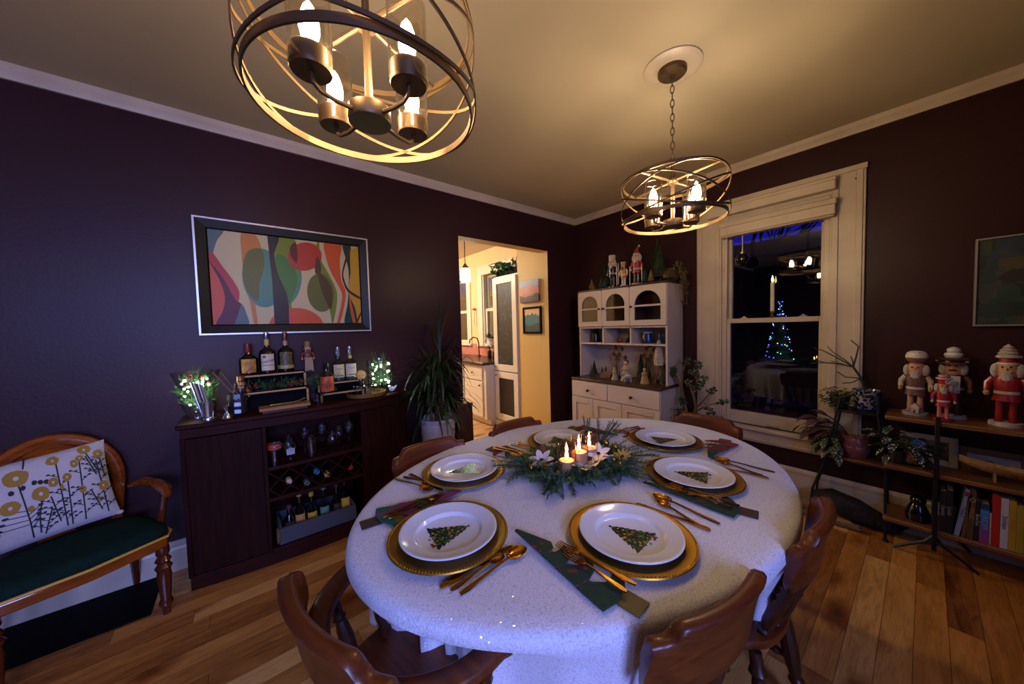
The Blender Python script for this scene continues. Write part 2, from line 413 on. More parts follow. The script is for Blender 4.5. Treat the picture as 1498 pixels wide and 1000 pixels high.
g = G(); g.box(-.024, 0, CY1, CY0, .372, .465).box(-.032, -.022, CY1, CY0, .385, .40); g.build('apron', MT['trim'], w, bevel=.004)
g = G()
for a, b in ((WY0, WY0 - .035), (WY1 + .035, WY1)): g.box(.0, .13, b, a, .495, WZ1)
g.box(0, .13, WY1, WY0, WZ1 - .03, WZ1); g.build('jamb', MT['trim'], w, bevel=.003)
def sash(x0, z0, z1, top, bot, name):
    g = G(); ya, yb = WY0 - .03, WY1 + .03; s = .028
    g.frame(x0, x0 + .035, yb, ya, z0, z1, s, bot, top)
    f = g.build(name, MT['trim'], w, bevel=.004)
    G().box(x0 + .015, x0 + .019, yb + s - .004, ya - s + .004, z0 + bot - .004, z1 - top + .004).build('pane', MT['pane'], f, smooth=0)
    return f
sash(.062, 1.325, WZ1 - .03, .05, .036, 'upper_sash')
lo = sash(.018, .497, 1.362, .038, .1, 'lower_sash')
for y in (-1.74, -2.11):
    g = G(); g.box(.02, .05, y - .02, y + .02, 0, .008).box(.026, .044, y - .008, y + .008, .008, .018); g.build('sash_lock', MT['trim'], w, loc=(0, 0, 1.362), bevel=.002)
g = G(); g.box(.008, .02, -1.98, -1.9, .505, .517); g.build('sash_lift', MT['oak'], w, bevel=.003)
# head cornice and the raised blind stack
bl = thing('window_blind', 'raised cream blind stack with valance at the top of the sash window', 'blind')
g = G(); g.box(-.085, -.02, -2.285, -1.5, 2.2, 2.275).box(-.092, -.02, -2.288, -1.495, 2.255, 2.28); g.build('valance', MT['trim'], bl, bevel=.006)
g = G(); g.box(-.085, -.01, -2.285, -1.6, 2.035, 2.125).box(-.095, -.01, -2.292, -1.595, 2.1, 2.14).box(-.08, -.012, -2.28, -1.605, 2.022, 2.036); g.build('slat_stack', MT['trim'], bl, bevel=.006)
G().tube([(-.09, -1.655, 2.2), (-.092, -1.652, 1.7), (-.088, -1.65, 1.45)], .0028, 6).build('wand', MT['trim'], bl)
t = thing('glass_ornament', 'small purple glass ball hanging from a cord in the window', 'ornament', (-.035, -1.745, 1.83))
g = G(); g.ball((0, 0, 0), .05, 20, k=12).build('ball', glass('purple_glass', '#6a4a78', .03, 1.5), t)
G().cyl((0, 0, .047), .014, .016, 12).build('cap', MT['brass'], t); G().tube([(0, 0, .06), (0, 0, .2)], .004, 6).build('cord', MT['trim'], t)
t = thing('window_candle', 'lit cream taper candle standing on the meeting rail of the window', 'candle', (.036, -1.925, 1.362))
G().lathe([(.03, 0), (.03, .006), (.012, .012), (.01, .03), (.017, .036), (.017, .05)], n=16).build('holder', MT['bronze'], t)
G().lathe([(.0135, .05), (.0125, .265), (.004, .272)], n=14).build('taper', pm('cream_taper', '#c8bfa0', .5), t)
G().lathe([(.0001, .27), (.008, .285), (.006, .3), (.0001, .325)], n=10).build('flame', glow('taper_flame', (1, .8, .2), 8), t)

# ------------------------------------------------------------------ outside: dusk sky, porch eave, bare branches
wd = bpy.data.worlds.new('World'); SC.world = wd; wd.use_nodes = True
wd.node_tree.nodes['Background'].inputs[0].default_value = (.012, .014, .30, 1); wd.node_tree.nodes['Background'].inputs[1].default_value = .8
G().box(2.3, 9, -7, 14, 2.3, 2.385).box(2.2, 2.3, -7, 14, 2.2, 2.385).build('porch_roof', pm('dark_shingles', '#17151a', .9, var=(6, '#2a2629')), None, smooth=0)
tag(bpy.data.objects['porch_roof'], 'dark roof of the neighbouring porch under the blue dusk sky', 'roof', kind='structure')
G().box(5.5, 5.7, -8, 14, -.3, 2.3).build('neighbour_wall', pm('night_siding', '#15131a', .9), None, smooth=0)
tag(bpy.data.objects['neighbour_wall'], 'dark siding of the neighbouring house seen through the window', 'wall', kind='structure')
struct(G().box(.3, 12, -10, 10, -.5, -.4).build('ground', pm('night_ground', '#0c0d0c', .95), None, smooth=0))
g = G(); rr = random.Random(4)
def branch(p, d, L, r, dep):
    q = p + d * L
    g.tube([p, (p + q) / 2 + V((0, rr.uniform(-.06, .06), rr.uniform(-.05, .05))), q], [r, r * .8, r * .6], 5)
    if dep:
        for k in range(3): branch(p + d * L * rr.uniform(.5, 1), (d + V((rr.uniform(-.4, .4), rr.uniform(-.7, .7), rr.uniform(-.3, .5)))).normalized(), L * rr.uniform(.5, .75), r * .55, dep - 1)
branch(V((9.5, 1.2, -.4)), V((0, 0, 1)), 3.2, .16, 0)
for a in (-.6, -.2, .25, .7, -1.0, .5): branch(V((9.5, 1.2, 2.4)), V((0, a, .75)).normalized(), 1.7, .07, 3)
tag(g.build('tree', MT['bark'], None), 'bare winter tree against the blue dusk sky outside the window', 'tree')

# ------------------------------------------------------------------ kitchen beyond the doorway
KH = 2.62
struct(G().box(-3.2, .15, .13, 3.7, -.12, .001).build('floor_kitchen', MT['kfloor'], smooth=0))
struct(G().box(-3.2, .15, .13, 3.7, KH, KH + .1).build('ceiling_kitchen', pm('kitchen_ceiling_paint', '#d8c8b8', .8), smooth=0))
struct(G().box(DX1, -.005, .131, .53, 0, KH).build('wall_kitchen_side', MT['yellow'], smooth=0))
g = G(); KW = [(1.32, 2.02), (2.52, 3.2)]
for a, b in ((.13, KW[0][0]), (KW[0][1], KW[1][0]), (KW[1][1], 3.7)): g.box(0, .15, a, b, 0, KH)
for a, b in KW: g.box(0, .15, a, b, 0, 1.08).box(0, .15, a, b, 2.22, KH)
struct(g.build('wall_kitchen_right', MT['peach'], smooth=0))
struct(G().box(-3.2, .15, 3.7, 3.8, 0, KH).build('wall_kitchen_end', MT['peach'], smooth=0))
struct(G().box(-3.3, -3.2, .13, 3.8, 0, KH).build('wall_kitchen_left', MT['peach'], smooth=0))
struct(G().box(-.012, 0, 1.05, 3.7, .86, 1.07).build('backsplash', pm('pink_tile', '#c07868', .3, var=(8, '#b06a5c')), smooth=0))
for i, (a, b) in enumerate(KW):
    kw = bpy.data.objects.new('window_%d' % (i + 2), None); COL.objects.link(kw); struct(kw)
    g = G(); g.box(-.02, 0, a - .13, a, 1.04, 2.37).box(-.02, 0, b, b + .13, 1.04, 2.37).box(-.02, 0, a, b, 2.22, 2.37).box(-.05, 0, a - .15, b + .15, 1.03, 1.07).box(0, .13, a, a + .03, 1.08, 2.22).box(0, .13, b - .03, b, 1.08, 2.22)
    g.build('casing', MT['kwhite'], kw, bevel=.004)
    g = G()
    for z0, z1, x in ((1.08, 1.66, .03), (1.63, 2.22, .07)):
        g.frame(x, x + .03, a + .03, b - .03, z0, z1, .045)
    s = g.build('sash', MT['kwhite'], kw, bevel=.003)
    G().box(.05, .053, a + .04, b - .04, 1.1, 2.2).build('pane', MT['pane'], s, smooth=0)
# pantry
p = thing('pantry_cabinet', 'tall white pantry cabinet with chalkboard door panels in the kitchen', 'cabinet')
x0 = -.50
G().box(-.47, -.002, .532, 1.05, 0, 2.02).box(-.495, -.47, .532, 1.05, 0, .07).build('carcass', MT['kwhite'], p, bevel=.004)
def chalk(name):
    m, nt, out = nodes(name); b = N(nt, 'ShaderNodeBsdfPrincipled', i_Roughness=.55)
    tc = N(nt, 'ShaderNodeTexCoord'); n = N(nt, 'ShaderNodeTexNoise', i_Scale=7, i_Detail=4, i_Distortion=2.5); nt.links.new(tc.outputs['Object'], n.inputs['Vector'])
    r = ramp(nt, n.outputs['Fac'], [(.5, '#100c0c'), (.60, '#141210'), (.64, '#4c4a44'), (.68, '#141210')]); nt.links.new(r.outputs[0], b.inputs['Base Color']); nt.links.new(b.outputs[0], out.inputs[0]); return m
CH = [chalk('chalked_board'), pm('clean_chalkboard', '#0f0a0a', .5)]
for i, (z0, z1) in enumerate(((.76, 2.0), (.09, .745))):
    g = G(); a, b, s = .545, 1.04, .085
    g.frame(x0, -.47, a, b, z0, z1, s)
    d = g.build('door', MT['kwhite'], p, bevel=.004)
    plabel(G().box(x0 + .012, -.47, a + s, b - s, z0 + s, z1 - s).build('chalkboard_panel', CH[i], d, smooth=0), 'black chalkboard panel')
    knob(d, (x0, b - .05, z0 + .05 if i == 0 else z1 - .05), MT['brass'], .012, 'x')
t = thing('planter_tray', 'dark tray of ivy greenery on top of the kitchen pantry', 'tray', (-.30, .8, 2.02))
G().box(-.13, .13, -.26, .24, 0, .09).build('tray', MT['black'], t, bevel=.005)
g = G(); rr = random.Random(3)
for k in range(150):
    q = V((rr.uniform(-.2, .02), rr.uniform(-.1, .3), rr.uniform(.02, .2)))
    g.leaf(q, (rr.uniform(-1, .4), rr.uniform(-1, 1), rr.uniform(-.6, .8)), (0, 0, 1), rr.uniform(.05, .08), .05, droop=.4)
g.build('ivy', MT['green'], t)
t = thing('leaning_picture', 'small dark framed picture leaning among the greenery on the pantry', 'picture', (-.33, .70, 2.11), rot=(0, .28, 0))
G().box(-.008, .008, -.06, .06, 0, .26).build('frame', MT['black'], t, bevel=.003); G().box(-.0095, -.008, -.045, .045, .02, .24).build('print', pal('#b8a890'), t)
# kitchen counter run
p = thing('kitchen_base_cabinet', 'cream base cabinet with drawer under the kitchen counter', 'cabinet')
G().box(-.64, -.002, 1.052, 3.69, .08, .83).box(-.58, -.002, 1.052, 3.69, 0, .08).build('carcass', MT['kwhite'], p, bevel=.004)
for k in range(5):
    a = 1.12 + k * .5
    d = G().box(-.66, -.64, a, a + .46, .62, .81).build('drawer', MT['kwhite'], p, bevel=.004); knob(d, (-.66, a + .23, .715), MT['bronze'], .013, 'x')
    d = G().box(-.66, -.64, a, a + .46, .11, .60).build('door', MT['kwhite'], p, bevel=.004); knob(d, (-.66, a + .05, .55), MT['bronze'], .013, 'x')
tag(G().box(-.69, -.012, 1.051, 3.69, .83, .87).build('countertop', pm('dark_countertop', '#241814', .25), None, bevel=.006), 'dark kitchen countertop running along the window wall', 'countertop')
g = G(); g.cyl((0, 0, 0), .03, .02).tube([(0, 0, 0), (0, 0, .22), (-.03, 0, .3), (-.1, 0, .32), (-.17, 0, .28), (-.18, 0, .22)], .011, 8)
tag(g.build('faucet', MT['bronze'], None, loc=(-.12, 2.0, .87)), 'dark gooseneck faucet at the kitchen window', 'faucet')
for i, (y, m, lb) in enumerate(((1.42, '#12201a', 'dark green soap bottle beside the sink, nearer the pantry'), (1.55, '#1a1008', 'brown pump soap bottle beside the kitchen sink'))):
    t = thing('soap_bottle', lb, 'bottle', (-.22, y, .87), group='soap bottles by the kitchen sink')
    G().lathe([(.032, 0), (.034, .01), (.034, .11), (.012, .14), (.012, .155)], n=14).build('body', pm('soap_%d' % i, m, .2), t)
    G().lathe([(.014, .155), (.014, .17), (.004, .172), (.004, .19)], n=10).tube([(0, 0, .19), (-.04, 0, .188)], .006, 6).build('pump', MT['black'], t)
t = thing('flower_planter', 'white planter of flowers and succulents on the kitchen window sill', 'planter', (-.06, 1.72, 1.07))
G().lathe([(.05, 0), (.075, .1), (.07, .1), (.06, .09)], n=14).build('pot', MT['china'], t)
g = G()
for k in range(110):
    a = rr.uniform(0, 6.28); g.leaf((0, 0, .08), (cos(a) * .5, sin(a) * .8, rr.uniform(.1, 1.2)), (0, 0, 1), rr.uniform(.08, .18), .03, m=k % 3 == 0, droop=.7)
g.build('foliage', [MT['jade'], pal('#b08a80', .7)], t)
t = thing('hanging_ornament', 'small framed ornament with a red bow on the wall between the kitchen windows', 'ornament', (-.012, 2.27, 1.52))
g = G(); g.frame(0, .01, -.045, .045, -.15, .12, .02); g.build('frame', MT['kwhite'], t)
G().ball((-.01, -.02, .15), (.012, .03, .02)).ball((-.01, .02, .15), (.012, .03, .02)).build('bow', pal('#b02020'), t)
t = thing('kitchen_pendant', 'glass jar pendant lamp glowing over the kitchen sink', 'lamp', (-.96, .97, KH))
G().cyl((0, 0, -.02), .055, .02, 18).build('canopy', MT['bronze'], t); G().tube([(0, 0, -.02), (0, 0, -.47)], .005, 6).build('cord', MT['black'], t)
G().lathe([(.012, -.47), (.03, -.5), (.042, -.505), (.042, -.53)], n=16).build('cap', MT['bronze'], t)
plabel(G().lathe([(.045, -.53), (.058, -.55), (.058, -.69), (.05, -.7)], n=18).build('jar_shade', glow('pendant_glow', (.72, 1.0, .80), 22.0), t), 'glowing pale green jar shade')
# pictures on the kitchen side wall
def mountain(name, sky, peak, low):
    m, nt, out = nodes(name); b = N(nt, 'ShaderNodeBsdfPrincipled', i_Roughness=.5); lk = nt.links.new
    tc = N(nt, 'ShaderNodeTexCoord'); s = N(nt, 'ShaderNodeSeparateXYZ'); lk(tc.outputs['Generated'], s.inputs[0])
    n = N(nt, 'ShaderNodeTexNoise', i_Scale=5, i_Detail=5); lk(tc.outputs['Generated'], n.inputs['Vector'])
    a = N(nt, 'ShaderNodeMath', operation='MULTIPLY_ADD'); lk(n.outputs['Fac'], a.inputs[0]); a.inputs[1].default_value = .5; lk(s.outputs['Z'], a.inputs[2])
    r = ramp(nt, a.outputs[0], [(.35, low), (.55, low), (.6, peak), (1.0, peak), (1.12 / 1.3, sky)]); lk(r.outputs[0], b.inputs['Base Color']); lk(b.outputs[0], out.inputs[0]); return m
t = thing('canvas_print', 'unframed canvas print of a pink mountain lake on the yellow kitchen wall', 'picture', (DX1 - .002, .29, 1.76))
G().box(-.03, 0, -.165, .165, -.13, .13).build('canvas', [mountain('mountain_print', '#8a9ab8', '#b87860', '#3c2c38')], t, bevel=.002)
t = thing('framed_picture', 'black framed teal forest picture under the mountain print on the yellow wall', 'picture', (DX1 - .002, .265, 1.415))
g = G(); g.frame(-.02, 0, -.16, .16, -.16, .16, .025); g.build('frame', MT['black'], t, bevel=.002)
G().box(-.012, 0, -.135, .135, -.135, .135).build('print', mountain('forest_print', '#c8a078', '#20636a', '#0f3338'), t)
# doorway string of light left out; added lamp for the kitchen, out of view
def area(name, loc, rot, sx, sy, power, col):
    l = bpy.data.lights.new(name, 'AREA'); l.shape = 'RECTANGLE'; l.size = sx; l.size_y = sy; l.energy = power; l.color = col
    o = bpy.data.objects.new(name, l); COL.objects.link(o); o.location = loc; o.rotation_euler = rot; return o
t = thing('added_kitchen_lamp', 'unseen flush ceiling lamp added to light the kitchen, to the side of the doorway', 'lamp', (-1.7, 2.6, KH))  # unseen lamp, added to give the kitchen its warm light
G().lathe([(.16, 0), (.16, -.02), (.15, -.06), (.09, -.09), (.0001, -.1)], n=24).build('bowl', glow('added_lamp_glow', (1.0, .85, .66), 400.0), t)
# dusk sky light at the two windows behind the camera
for i, (a, b) in enumerate(xs):
    la = area('dusk_window_light', ((a + b) / 2, YB - .5, 1.75), (pi / 2 - .5, 0, 0), b - a, 1.5, 125 if i else 50, (.27, .36, 1.0)); la.data.spread = radians(130)
# ------------------------------------------------------------------ table and cloth
TX, TY, TA, TB, TZ = -2.094, -1.826, .895, .638, .76
TROT = -.059
def sup(t, a, b, e=1.98):
    c, s = cos(t), sin(t)
    return V((a * copysign(abs(c) ** (2 / e), c), b * copysign(abs(s) ** (2 / e), s), 0))
t = thing('dining_table', 'oval wooden dining table under the sequin cloth', 'table', (TX, TY, 0), TROT)
G().prism([sup(2 * pi * k / 64, TA - .02, TB - .02)[:2] for k in range(64)], .715, .75).build('tabletop', MT['chair'], t, bevel=.006)
G().lathe([(.12, .2), (.1, .3), (.07, .36), (.09, .5), (.11, .6), (.2, .7), (.2, .715)], n=20).build('pedestal', MT['chairz'], t)
for k in range(4):
    a = pi / 4 + k * pi / 2
    G().tube([(0, 0, .28), (.2, 0, .2), (.42, 0, .05), (.5, 0, .03)], [.05, .045, .035, .03], 8).build('leg', MT['chair'], t, rot=(0, 0, a))
# draped cloth
NS = 220; rr = random.Random(11)
ph = [rr.uniform(0, 6.28) for _ in range(6)]
prof = [(0.0, 0.0), (.35, 0), (.7, 0), (.93, 0), (.975, -.001), (.994, -.006), (1.002, -.016), (1.006, -.034)]
g = G(); rows = []
def fold(t): return .5 * sin(15 * t + ph[0]) + .33 * sin(23 * t + ph[1]) + .3 * sin(34 * t + ph[2])
for r, z in prof[1:]:
    rows.append([g.vert(sup(2 * pi * k / NS, TA * r, TB * r) + V((0, 0, z))) for k in range(NS)])
DR = 10; DROP = .30
for j in range(1, DR + 1):
    u = j / DR; row = []
    for k in range(NS):
        t_ = 2 * pi * k / NS; f = fold(t_)
        # hem hangs a little longer on the near end of the oval
        hem = DROP + .045 * max(0, cos(t_ - 3.6)) + .012 * sin(5 * t_ + ph[4])
        pk = .0
        e = sup(t_, TA, TB); nrm = V((e.x / TA ** 2, e.y / TB ** 2, 0)).normalized()
        uu = min(1, u / .16); pin = .19 * exp(-((t_ - pi - .2) / .42) ** 2) * (uu * uu * (3 - 2 * uu))
        pin += .09 * min(1, u / .7) * exp(-((t_ - 4.62) / .55) ** 2)
        off = .008 - .035 * u - pin + f * .042 * u ** .9 + .01 * sin(50 * t_ + ph[3]) * u
        row.append(g.vert(e + nrm * off + V((0, 0, -.034 - (hem - .034) * u))))
    rows.append(row)
c0 = g.vert((0, 0, 0))
for k in range(NS): g.face((c0, rows[0][k], rows[0][(k + 1) % NS]))
for A, B in zip(rows, rows[1:]):
    for k in range(NS): g.face((A[k], B[k], B[(k + 1) % NS], A[(k + 1) % NS]))
tag(g.build('tablecloth', MT['cloth'], None, loc=(TX, TY, TZ), rot=(0, 0, TROT), smooth=80), 'white sequin tablecloth draped over the oval dining table', 'tablecloth')
TZ += .0015

# ------------------------------------------------------------------ chairs (local: faces +Y, seat centre at origin)
def turned(p, q, r, n=10):
    """turned spindle or leg between two points"""
    p, q = V(p), V(q); pr = [(0, .7), (.08, .75), (.12, 1.05), (.15, .7), (.25, 1.0), (.45, 1.15), (.6, .95), (.68, .7), (.71, 1.05), (.75, .75), (.86, .85), (1, .6)]
    return [p.lerp(q, a) for a, b in pr], [r * b for a, b in pr]
def chair_seat(root, w=.2, d=.2):
    g = G(); n = 40; secs = []
    for s, z in ((.8, -.035), (.97, -.028), (1.0, -.012), (.985, 0), (.9, .003)):
        secs.append([V((w * s * copysign(abs(cos(2 * pi * k / n)) ** .8, cos(2 * pi * k / n)), d * s * copysign(abs(sin(2 * pi * k / n)) ** .8, sin(2 * pi * k / n)), .455 + z)) for k in range(n)])
    secs.append([q * .5 + V((0, 0, .5 * .446 + .003)) for q in secs[-1]])
    for q in secs[-1]: q.z = .447
    g.strip(secs); return g.build('seat', MT['chair'], root, smooth=50)
def chair_legs(root, w=.15):
    for sx in (-1, 1):
        for sy in (-1, 1):
            P, rs = turned((sx * w, sy * w, .43), (sx * (w + .055), sy * (w + .06), .0), .022)
            G().tube(P, rs, 10).build('leg', MT['chairz'], root)
    for sx in (-1, 1):
        P, rs = turned((sx * (w + .03), -(w + .03), .2), (sx * (w + .03), w + .03, .2), .013); G().tube(P, rs, 8).build('stretcher', MT['chairz'], root)
    P, rs = turned((-(w + .03), 0, .2), (w + .03, 0, .2), .013); G().tube(P, rs, 8).build('stretcher', MT['chairz'], root)
def crest(root, rad, half, cy, zb, zt, th=.022, lean=.022, drop=.04, name='crest_rail'):
    """curved back board: arc of radius rad about (0, cy), half angle half, open towards +Y"""
    g = G(); secs = []; n = 44
    for i in range(n + 1):
        u = -1 + 2 * i / n; a = u * half
        au = abs(u); st = min(1, max(0, (.80 - au) / .16)); st = st * st * (3 - 2 * st)
        e = sqrt(max(0, 1 - max(0, (au - .93) / .07) ** 2)) if au > .93 else 1
        zt_ = zb + (zt - drop + drop * st - zb) * (.72 + .28 * e); zb_ = zb + .02 * (1 - e)
        d = V((sin(a), -cos(a), 0)); q = []
        for rr_, zz in ((0, zb_), (-th * .5, zb_ + .012), (-th * .45, (zb_ + zt_) / 2), (-th * .45, zt_ - .03), (-th * .5, zt_ - .006), (-th * .2, zt_), (th * .6, zt_), (th * .9, zt_ - .008), (th * .6, zt_ - .03), (th * .45, (zb_ + zt_) / 2), (th * .45, zb_ + .01)):
            h = (zz - zb) / (zt - zb)
            q.append(V((0, cy, zz)) + d * (rad + rr_ + lean * h))
        secs.append(q)
    g.strip(secs); return g.build(name, MT['chair'], root, smooth=60)
def side_chair(label, loc, rz):
    c = thing('dining_chair', label, 'chair', loc, rz, group='wooden dining chairs round the table')
    chair_seat(c); chair_legs(c)
    crest(c, .42, .43, .165, .645, .808, drop=.026)
    for k in range(5):
        a = (k - 2) * .175
        top = V((sin(a) * .42, .165 - cos(a) * .42, .66)); bot = V((sin(a) * .42 * .72, .21 - cos(a) * .385 - .0, .45))
        P, rs = turned(bot, top, .016 if k in (0, 4) else .014); G().tube(P, rs, 9).build('spindle', MT['chairz'], c)
    return c
c1 = side_chair('wooden dining chair at the near long side, closest to the camera on the right', (-2.415, -2.18, 0), -.2)
c2 = dup(c1, loc=(-1.967, -2.24, 0), rz=.05, label='wooden dining chair on the right long side, its round seat visible above the floorboards')
c3 = dup(c1, loc=(-2.5, -1.475, 0), rz=pi + .03, label='wooden dining chair tucked in on the bar side, in front of the white plant pot')
c4 = dup(c1, loc=(-2.0, -1.475, 0), rz=pi - .05, label='wooden dining chair tucked in on the doorway side of the table, below the pantry')
c5 = dup(c1, loc=(-1.41, -1.9, 0), rz=pi / 2, label='wooden dining chair at the far end of the table, in front of the jade plant')
# captain's chair at the near end
c = thing('captain_chair', "wooden captain's chair with curved arms at the near end of the table", 'chair', (-2.84, -1.88, 0), -pi / 2 + .22, group='wooden dining chairs round the table')
chair_seat(c, .22, .21); chair_legs(c, .16)
secs = []; path = []
for i in range(41):
    u = -1 + 2 * i / 40
    if abs(u) < .6:
        a = u / .6 * pi / 2; p = V((sin(a) * .245, -cos(a) * .235, .665)); d = V((sin(a), -cos(a), 0))
    else:
        s = copysign(1, u); k = (abs(u) - .6) / .4; p = V((s * (.245 + .012 * k), (.13 * k), .665 - .008 * k)); d = V((s, 0, 0))
    wd_ = .026 if abs(u) < .6 else .026 + .016 * sin(pi * min(1, (abs(u) - .6) / .4) * .75)
    if i in (0, 40): wd_ *= .55
    path.append((p, d)); secs.append([p + d * wd_ * x + V((0, 0, z)) for x, z in ((-1, -.008), (-.7, -.015), (.7, -.015), (1, -.008), (1, .008), (.7, .015), (-.7, .015), (-1, .008))])
G().strip(secs).build('arm_rail', MT['chair'], c, smooth=60)
crest(c, .42, .53, .165, .672, .80, .024, .02)
for k in range(8):
    a = -pi / 2 - .55 + k * (pi + 1.1) / 7
    s = sin(a)
    if abs(a) > pi / 2: top = V((copysign(.25, s), -cos(a) * .2 + .0, .66))
    else: top = V((s * .245, -cos(a) * .235, .66))
    bot = V((top.x * .74, top.y * .74, .45))
    P, rs = turned(bot, top, .0165); G().tube(P, rs, 9).build('spindle', MT['chairz'], c)

# ------------------------------------------------------------------ place settings
gld = MT['gold']
def charger_mesh():
    g = G(); g.lathe([(.0001, .004), (.1, .004), (.118, .006), (.135, .012), (.152, .015), (.163, .016), (.165, .013), (.15, .004), (.11, .0), (.0001, .0)], n=56)
    for k in range(120):
        a = 2 * pi * k / 120; g.ball((.159 * cos(a), .159 * sin(a), .0155), .0030, 5, k=3)
    return g
def plate_mesh(): return G().lathe([(.0001, .004), (.082, .004), (.086, .0055), (.0905, .012), (.093, .0135), (.096, .0138), (.126, .021), (.130, .0225), (.133, .0215), (.1335, .0195), (.096, .0085), (.088, .0), (.0001, .0)], n=64)
def tree_motif(rr):
    g = G(); z = .0046; L = .125
    def disc(x, y, r, m, dz=0, n=6): g.poly([(x + r * cos(2 * pi * k / n), y + r * sin(2 * pi * k / n), z + dz) for k in range(n)], m)
    pts = []; n = 7
    for i in range(n):
        w = .006 + .05 * (i + 1) / n; y = .055 - .105 * (i + .75) / n
        pts.append((w, y)); pts.append((w * .86, y - .002))
    pl = [(0, .055)] + pts + [(-x, y) for x, y in reversed(pts)]
    c0 = g.vert((0, 0, z)); ids = [g.vert((x, y, z)) for x, y in pl]
    for a, b in zip(ids, ids[1:] + ids[:1]): g.face((c0, a, b), 0)
    for k in range(95):
        u = rr.random() ** .6; y = .05 - .10 * u; x = rr.uniform(-1, 1) * (.004 + .047 * u)
        disc(x, y, rr.uniform(.0022, .0046), rr.choice((0, 1, 1, 2, 3, 4, 5, 5)), .0002 + k * 2e-6)
    for k in range(12): disc(.018 + rr.uniform(-.02, .02), -.052 + rr.uniform(-.006, .008), .0045, rr.choice((2, 2, 6, 5)), .0005 + k * 2e-6, 4)
    disc(0, .058, .005, 0, .0003, 5)
    return g
motifm = [pm('motif_%d' % i, c, .25) for i, c in enumerate(('#152a14', '#3f5a24', '#8a1c18', '#b08430', '#1c2a5a', '#5c7a34', '#c9c6cc'))]
def knife_mesh():
    g = G(); L = .215
    ys = [0, .01, .05, .085, .10, .11, .16, .19, .206, .215]; ws = [.004, .0065, .0055, .004, .0042, .0075, .0085, .0078, .005, .001]; hs = [.003, .005, .0045, .004, .0035, .0012, .001, .001, .001, .0006]
    return g.strip([[(-w, y - L / 2, .001), (w, y - L / 2, .001), (w, y - L / 2, .001 + h), (-w, y - L / 2, .001 + h)] for y, w, h in zip(ys, ws, hs)])
def handle(g, L0, L1, lift=.006):
    secs = []
    for i in range(9):
        u = i / 8; y = L0 + (L1 - L0) * u; w = .0028 + .0052 * (1 - u) ** 2 if u > 0 else .006
        if u == 0: w = .004
        z = .001 + lift * sin(pi * u * .5) ** 2
        secs.append([(-w, y, z), (w, y, z), (w * .8, y, z + .0028), (-w * .8, y, z + .0028)])
    return g.strip(secs)
def spoon_mesh(L, bw, bl):
    g = G(); y0 = -L / 2; handle(g, y0, L / 2 - bl + .004)
    yc = L / 2 - bl / 2; n = 20; rows = []
    for s, z in ((1.0, .0095), (.99, .008), (.8, .0035), (.45, .0008)):
        rows.append([(bw * s * cos(2 * pi * k / n), yc + bl / 2 * s * sin(2 * pi * k / n), z) for k in range(n)])
    inner = [[(x * .94, (y - yc) * .94 + yc, z + .0012) for x, y, z in r] for r in rows]
    g.strip([inner[3], inner[2], inner[1], rows[0], rows[1], rows[2], rows[3]])
    return g
def fork_mesh(L, w):
    g = G(); y0 = -L / 2; handle(g, y0, L / 2 - .062)
    yb = L / 2 - .064
    g.strip([[(-x, y, z), (x, y, z), (x, y, z + .0018), (-x, y, z + .0018)] for x, y, z in ((.003, yb, .007), (w * .8, yb + .012, .005), (w, yb + .024, .004))])
    for k in range(4):
        x = -w + .0016 + k * (2 * w - .0032) / 3
        g.strip([[(x - q, y, z), (x + q, y, z), (x + q, y, z + .0018), (x - q, y, z + .0018)] for q, y, z in ((.0017, yb + .022, .004), (.0015, yb + .045, .003), (.0007, yb + .064, .006))])
    return g
nap_g = [pm('holly_green_cotton', '#0e2c1a', .85, var=(55, '#123a22')), spots('red_print_cotton', '#0f2f1c', '#7a1420', 42, .22, .85), pm('white_sparkle_lining', '#b8b4c0', .8)]
nap_r = [pm('berry_red_cotton', '#8a1820', .85, var=(40, '#4a1830')), spots('red_green_print', '#123a26', '#8a1a28', 45, .3, .85), tartan('white_plaid_lining', '#c8bcc0', '#8a2028', '#8a4a50', 120)]
nap_v = [spots('violet_green_print', '#12523a', '#7a1c54', 40, .33, .85), spots('violet_print', '#7a1c54', '#145038', 48, .25, .85), pm('gold_thread_lining', '#6a4a28', .5)]
